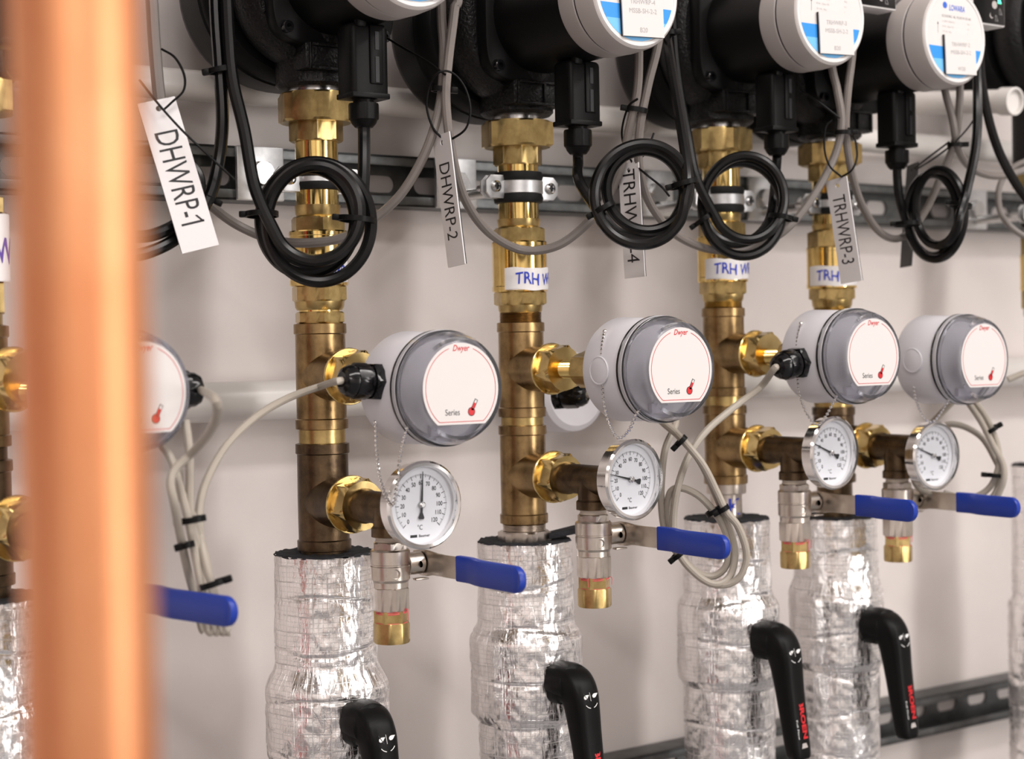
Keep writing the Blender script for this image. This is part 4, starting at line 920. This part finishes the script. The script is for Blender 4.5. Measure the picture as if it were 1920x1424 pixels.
for k, (x0, x1, x2, lb) in enumerate(((352, 366, 394, 'leftmost'), (358, 376, 406, 'second'), (362, 384, 418, 'third'))):
    beige(D(([(300, 830), (348, 790), (336, 880)][k][0], [(300, 830), (348, 790), (336, 880)][k][1], 1.015), ([(325, 870), (355, 850), (340, 930)][k][0], [(325, 870), (355, 850), (340, 930)][k][1], 1.010), (x0, 970, 1.005 + .003 * k), (x1, 1040, 1.005 + .003 * k), (x1 + 12, 1105, 1.003), (x2 - 6, 1172, 1.003), (x2, 1186, 1.003), (x2 + 5, 1180, 1.003)), lb + ' strand of the tied beige cable bundle behind the left blue lever', .0025)
beige([S3.gl, S3.gl + V(-.004, 0, -.0020)] + D((1425, 727, 1.375), (1375, 765, 1.345), (1325, 808, 1.33), (1292, 855, 1.32), (1272, 910, 1.31), (1263, 965, 1.31), (1265, 1010, 1.31), (1280, 1050, 1.31), (1315, 1085, 1.312), (1345, 1096, 1.312), (1370, 1078, 1.314), (1378, 1035, 1.314), (1366, 985, 1.312), (1345, 935, 1.308), (1315, 870, 1.305), (1280, 825, 1.31), (1245, 795, 1.33), (1230, 780, 1.35)), 'beige cable from the third transmitter looping over the third foil sleeve')
beige(D((1268, 775, 1.36), (1265, 800, 1.34), (1248, 840, 1.325), (1241, 890, 1.32), (1240, 945, 1.32), (1248, 1000, 1.32), (1272, 1040, 1.32), (1310, 1075, 1.32), (1340, 1080, 1.32), (1362, 1060, 1.318), (1366, 1020, 1.315), (1355, 985, 1.312), (1335, 955, 1.31), (1310, 930, 1.31), (1280, 916, 1.312), (1258, 922, 1.315), (1252, 955, 1.318), (1258, 995, 1.318), (1275, 1030, 1.318)), 'beige cable falling from behind the second transmitter into the loop')
beige(D((1250, 795, 1.335), (1282, 828, 1.305), (1318, 872, 1.30), (1345, 925, 1.303), (1362, 960, 1.303), (1385, 990, 1.305), (1400, 1040, 1.308), (1390, 1078, 1.31), (1368, 1095, 1.312), (1340, 1098, 1.314)), 'outermost beige strand on the right of the hanging cable loop')
beige(D((1795, 745, 1.50), (1765, 775, 1.505), (1735, 810, 1.51), (1716, 850, 1.515), (1712, 890, 1.515), (1726, 918, 1.515), (1770, 932, 1.515), (1820, 934, 1.515), (1855, 915, 1.51), (1872, 875, 1.505), (1870, 835, 1.505), (1850, 785, 1.505), (1825, 750, 1.505)), 'beige cable looping around the farthest thermometer')
beige(D((1735, 830, 1.52), (1765, 800, 1.52), (1800, 798, 1.52), (1840, 820, 1.518), (1865, 860, 1.515), (1876, 890, 1.512), (1866, 925, 1.512), (1845, 945, 1.515), (1812, 938, 1.52), (1770, 925, 1.52)), 'inner beige cable ring beside the farthest thermometer')
beige(D((1812, 750, 1.50), (1840, 792, 1.50), (1862, 835, 1.50), (1880, 870, 1.50), (1882, 900, 1.50), (1870, 932, 1.505)), 'outer beige strand tied to the ring at far right')
beige(D((1890, 712, 1.56), (1905, 706, 1.56), (1930, 697, 1.56), (1980, 690, 1.56)), 'beige cable leaving the farthest transmitter to the right')

# ------------------------------------------------------------------ cable ties
def tie(x, y, d, ang, w, h, label, head=1, wd=.0036, tail=None):
    """band round a cable that runs along image angle ang (degrees, 90 = straight down)"""
    a = math.radians(ang); ax = (CR * math.cos(a) - CU * math.sin(a)).normalized(); sd = ax.cross(CF).normalized(); o = atd(x, y, d)
    fr = Fr(o, sd, CF, ax); rows = []
    for i in range(25):
        t = 2 * math.pi * i / 24; c, q = math.cos(t), math.sin(t)
        rows.append([fr.p((w + e) * c, (h + e) * q, v) for e, v in ((0, -wd / 2), (.0011, -wd / 2), (.0011, wd / 2), (0, wd / 2))])
    mb = MB().rings(rows, True, False, False)
    hx = (w + .002) * head
    mb.box(fr.at(hx, -h * .3, 0), .0050, .0045, .0042, .0007)
    if tail: mb.tube(D(*tail), .0008, 6, 6)
    tag(build('cable_tie', mb, 'black_plastic'), label, 'cable tie', 'black cable ties')
tie(415, 131, 1.152, 80, .0082, .0050, 'black tie joining two black cables below the first pump', -1)
tie(392, 372, 1.152, 115, .0052, .0052, 'black tie beside the right edge of the DHWRP-1 tag', 1)
tie(491, 402, 1.162, 88, .0100, .0150, 'black tie round the left side of the first coil', -1)
tie(670, 412, 1.165, 95, .0120, .0150, 'black tie round the right side of the first coil', -1)
tie(829, 168, 1.198, 95, .0066, .0044, 'black tie round the two grey cables above the DHWRP-2 tag', 1)
tie(1130, 392, 1.248, 60, .0090, .0130, 'black tie on the lower left of the second coil', -1)
tie(1282, 345, 1.245, 75, .0095, .0130, 'black tie on the right of the second coil', -1)
tie(1193, 206, 1.288, 98, .0075, .0048, 'black tie round the grey cables above the TRHWRP-4 tag', -1)
tie(1252, 62, 1.312, 85, .0055, .0055, 'black tie on the cable beside the badge reading TRHWRP-4', 1)
tie(1318, 412, 1.39, 55, .0085, .0130, 'black tie on the lower left of the third coil', -1)
tie(1464, 408, 1.392, 100, .0090, .0130, 'black tie on the right of the third coil', 1)
tie(1582, 249, 1.417, 90, .0068, .0050, 'black tie round the grey cables above the TRHWRP-3 tag', 1)
tie(1792, 272, 1.495, 88, .0062, .0050, 'black tie where two grey cables cross, right of last pump', 1, tail=[(1790, 268, 1.49), (1815, 240, 1.49), (1832, 215, 1.485)])
tie(1700, 420, 1.487, 88, .0105, .0140, 'black tie on the left of the narrow far right coil', -1)
tie(1800, 385, 1.472, 100, .0090, .0120, 'black tie on the right of the narrow far right coil', -1)
tie(362, 975, 1.00, 80, .0065, .0060, 'upper black tie round the beige bundle near the copper pipe', -1)
tie(352, 1022, 1.00, 75, .0030, .0050, 'small middle black tie on the beige bundle', -1)
tie(400, 1095, 1.00, 72, .0070, .0060, 'lower black tie round the beige bundle above the blue lever', 1)
tie(1276, 828, 1.306, 45, .0048, .0048, 'black tie where beige cables meet below the second transmitter', -1)
tie(1336, 960, 1.308, 60, .0045, .0048, 'left black tie of a pair above the third foil sleeve', 1)
tie(1355, 955, 1.304, 60, .0042, .0048, 'right black tie of a pair above the third foil sleeve', -1)
tie(1272, 1040, 1.314, 50, .0050, .0060, 'black tie on the beige loop just under a blue lever', -1)
tie(1858, 806, 1.503, 60, .0060, .0060, 'upper black tie on the far right beige ring', 1)
tie(1864, 892, 1.507, 95, .0072, .0065, 'lower black tie on the far right beige ring', -1)

# ------------------------------------------------------------------ hanging tags
def hang_tag(c, text, label, loop, tpos=(.22, .82), face='tag_white', th=.60):
    """c: tl, tr, br, bl as (x, y, depth)"""
    tl, tr, br, bl = D(*c)
    o = (tl + tr + br + bl) / 4; ux = ((bl - tl) + (br - tr)).normalized(); uy = ((tr - tl) + (br - bl)); uy = (uy - ux * uy.dot(ux)).normalized(); nz = ux.cross(uy)
    fr = Fr(o, ux, uy, nz); L = ((bl - tl).length + (br - tr).length) / 2; W = ((tr - tl).length + (br - bl).length) / 2
    root = thing('equipment_tag', o, label, 'tag', 'hanging equipment tags')
    hx = -L / 2 + .0058; k = 20; hole = [(hx + .0019 * math.cos(2 * math.pi * i / k + math.pi / 4), .0019 * math.sin(2 * math.pi * i / k + math.pi / 4)) for i in range(k)]
    def plate(z0, z1):
        m = MB(); x1 = -L / 2 + .0116; outer = []
        for i in range(k):
            a = 2 * math.pi * i / k + math.pi / 4; c_, s_ = math.cos(a), math.sin(a); kk = min(.0058 / max(abs(c_), 1e-6), (W / 2) / max(abs(s_), 1e-6)) if False else 1 / max(abs(c_), abs(s_)); outer.append((hx + .0058 * c_ * kk, W / 2 * s_ * kk))
        rows = [[fr.p(x, y, z0) for x, y in outer], [fr.p(x, y, z0) for x, y in hole], [fr.p(x, y, z1) for x, y in hole], [fr.p(x, y, z1) for x, y in outer]]
        m.rings(rows, True, False, False); m.box(fr.at((x1 + L / 2) / 2, 0, (z0 + z1) / 2), L / 2 - x1, W, z1 - z0)
        # close the three outer sides of the holed end
        for (ax, ay), (bx, by) in zip(outer, outer[1:] + outer[:1]): m.add([fr.p(ax, ay, z0), fr.p(bx, by, z0), fr.p(bx, by, z1), fr.p(ax, ay, z1)], [(0, 1, 2, 3)])
        return m
    po = build('plate', plate(-.0003, .0005), face, root, smooth_ang=20)
    build('plate_back', plate(-.0011, -.0003), 'black_ink', root, smooth_ang=20)
    if text:
        x0, x1 = -L / 2 + L * tpos[0], -L / 2 + L * tpos[1]
        build('lettering', MB().text(fr.at((x0 + x1) / 2, 0, 0), text, W * th, .0006, width=x1 - x0), 'black_ink', po, smooth_ang=0)
    if text.endswith('1'):
        H = W * th; xe = x1; q = fr
        build('digit_flag', MB().flat(q, [(xe - H * .02, H * .5), (xe - H * .02, H * .40), (xe - H * .34, H * .17), (xe - H * .34, H * .27)], .0006), 'black_ink', po, smooth_ang=0)
    if loop:
        lm = MB()
        for lp in loop: lm.tube(D(*lp), .00085, 6, 8)
        build('tag_tie', lm, 'black_plastic', root)
    return root
hang_tag([(258, 196, 1.12), (327, 180, 1.13), (410, 458, 1.13), (342, 478, 1.12)], 'DHWRP-1', 'white tag reading DHWRP-1, largest and tilted, beside the copper pipe',
         [[(303, 92, 1.14), (328, 108, 1.135), (345, 140, 1.13), (344, 170, 1.125), (322, 192, 1.122), (308, 205, 1.12)], [(262, 150, 1.12), (285, 180, 1.118), (308, 208, 1.116), (345, 248, 1.116), (400, 300, 1.12), (440, 337, 1.13)]], (.21, .83), th=.62)
hang_tag([(812, 258, 1.205), (843, 246, 1.186), (873, 494, 1.186), (841, 503, 1.205)], 'DHWRP-2', 'white tag reading DHWRP-2 between the first and second risers',
         [[(832, 262, 1.196), (812, 240, 1.195), (800, 200, 1.19), (806, 160, 1.185), (825, 135, 1.18), (850, 138, 1.182), (872, 165, 1.185), (882, 205, 1.188), (874, 240, 1.19), (852, 258, 1.194), (836, 263, 1.196)], [(835, 140, 1.19), (800, 115, 1.20), (760, 92, 1.215), (720, 68, 1.23)]], (.22, .80))
hang_tag([(1160, 312, 1.31), (1197, 298, 1.295), (1210, 516, 1.295), (1172, 525, 1.31)], 'TRHWRP-4', 'white tag reading TRHWRP-4, crossed by the second coil',
         [[(1186, 306, 1.30), (1172, 280, 1.30), (1166, 245, 1.295), (1178, 200, 1.285), (1196, 185, 1.282)], [(1186, 306, 1.30), (1215, 330, 1.29), (1240, 350, 1.29), (1255, 368, 1.295)], [(1190, 306, 1.30), (1212, 285, 1.30), (1226, 250, 1.305)]], (.06, .87))
hang_tag([(1551, 350, 1.43), (1586, 320, 1.412), (1615, 524, 1.412), (1579, 535, 1.43)], 'TRHWRP-3', 'white tag reading TRHWRP-3, hanging in front of the fourth riser',
         [[(1578, 332, 1.415), (1556, 312, 1.41), (1546, 280, 1.41), (1548, 240, 1.41), (1560, 225, 1.41)], [(1578, 332, 1.415), (1598, 318, 1.41), (1607, 290, 1.412), (1600, 250, 1.415), (1590, 240, 1.415)], [(1575, 222, 1.408), (1540, 195, 1.41), (1500, 168, 1.415)]], (.16, .82))
hang_tag([(1706, 310, 1.56), (1716, 306, 1.53), (1712, 504, 1.53), (1684, 497, 1.56)], '', 'narrow tag seen from its black back, behind the far right coil',
         [[(1714, 316, 1.53), (1745, 292, 1.51), (1780, 266, 1.50)], [(1718, 318, 1.53), (1750, 298, 1.51), (1785, 272, 1.50)]], face='black_ink')

# ------------------------------------------------------------------ white sensor on the wall, diagonal pipe, marker on third riser
sx = aty(1074, 735, -.05).x; szz = aty(1074, 735, -.05).z
wsn = thing('wall_sensor', (sx, 0, szz - .035), 'round white wall sensor with black gland, peeking out behind the second riser', 'sensor')
wf_ = Fr((sx, 0, szz), (1, 0, 0), (0, 0, 1), (0, -1, 0))
build('housing', MB().lathe(wf_, [(.034, .0), (.035, .002), (.035, .040), (.0335, .052), (.029, .055)], 56), 'white_plastic', wsn)
gp_ = atd(1072, 742, 1.40); gq = Fr((gp_.x, gp_.y, gp_.z), *(lambda f_: (f_.x, f_.y, f_.z))(fz((0, 0, 0), CR * .9 - CF * .45 + CU * .05)))
gm_ = MB(); gland(gm_, gq.at(0, 0, -.014), .0100, .028); build('cable_gland', gm_, 'black_gloss', wsn)
build('cable_stub', MB().tube([gq.p(0, 0, .012), gq.p(0, 0, .022), gq.p(.002, -.002, .045)], .0028), 'beige_cable', wsn)
dp = thing('white_pipe', atd(1830, 190, 1.70), 'white pipe end with collar at the upper right behind the last pump', 'pipe', 'white pipes along the wall')
p0, p1 = atd(1640, 195, 1.80), atd(1898, 190, 1.66); dfr = fz(p0, p1 - p0); dl = (p1 - p0).length
build('pipe_run', MB().cyl(dfr, .0115, 0, dl), 'white_pipe', dp); build('coupling', MB().ringsolid(dfr, .0135, .0113, dl - .012, dl + .004), 'white_pipe', dp)
kz = S3.z(948); kv = math.atan2(CAM.y - Y0, CAM.x - S3.X)
km = MB(); kr = S3.mm(30) + .0004
kvs, kfs, kw, kh = text_mesh('K', .01)
km.add([Vector((S3.X + kr * math.cos(kv + .15 + (x * .014 / kh) / kr), Y0 + kr * math.sin(kv + .15 + (x * .014 / kh) / kr), kz - .007 + y * .014 / kh)) for x, y in kvs], kfs)
tag(build('pen_mark', km, 'blue_ink', smooth_ang=0), 'blue pen letter K on the bare pipe above the third foil sleeve', 'mark')

# ------------------------------------------------------------------ copper pipe in the foreground
c0 = atd(158, 712, .36)
cp = MB().cyl(UPF((c0.x, c0.y, 0)), 124 / FPX * .36, 0.0, 2.7, 64)
tag(build('copper_pipe', cp, 'copper', origin=(c0.x, c0.y, 0)), 'large blurred copper pipe standing upright in the left foreground', 'pipe')
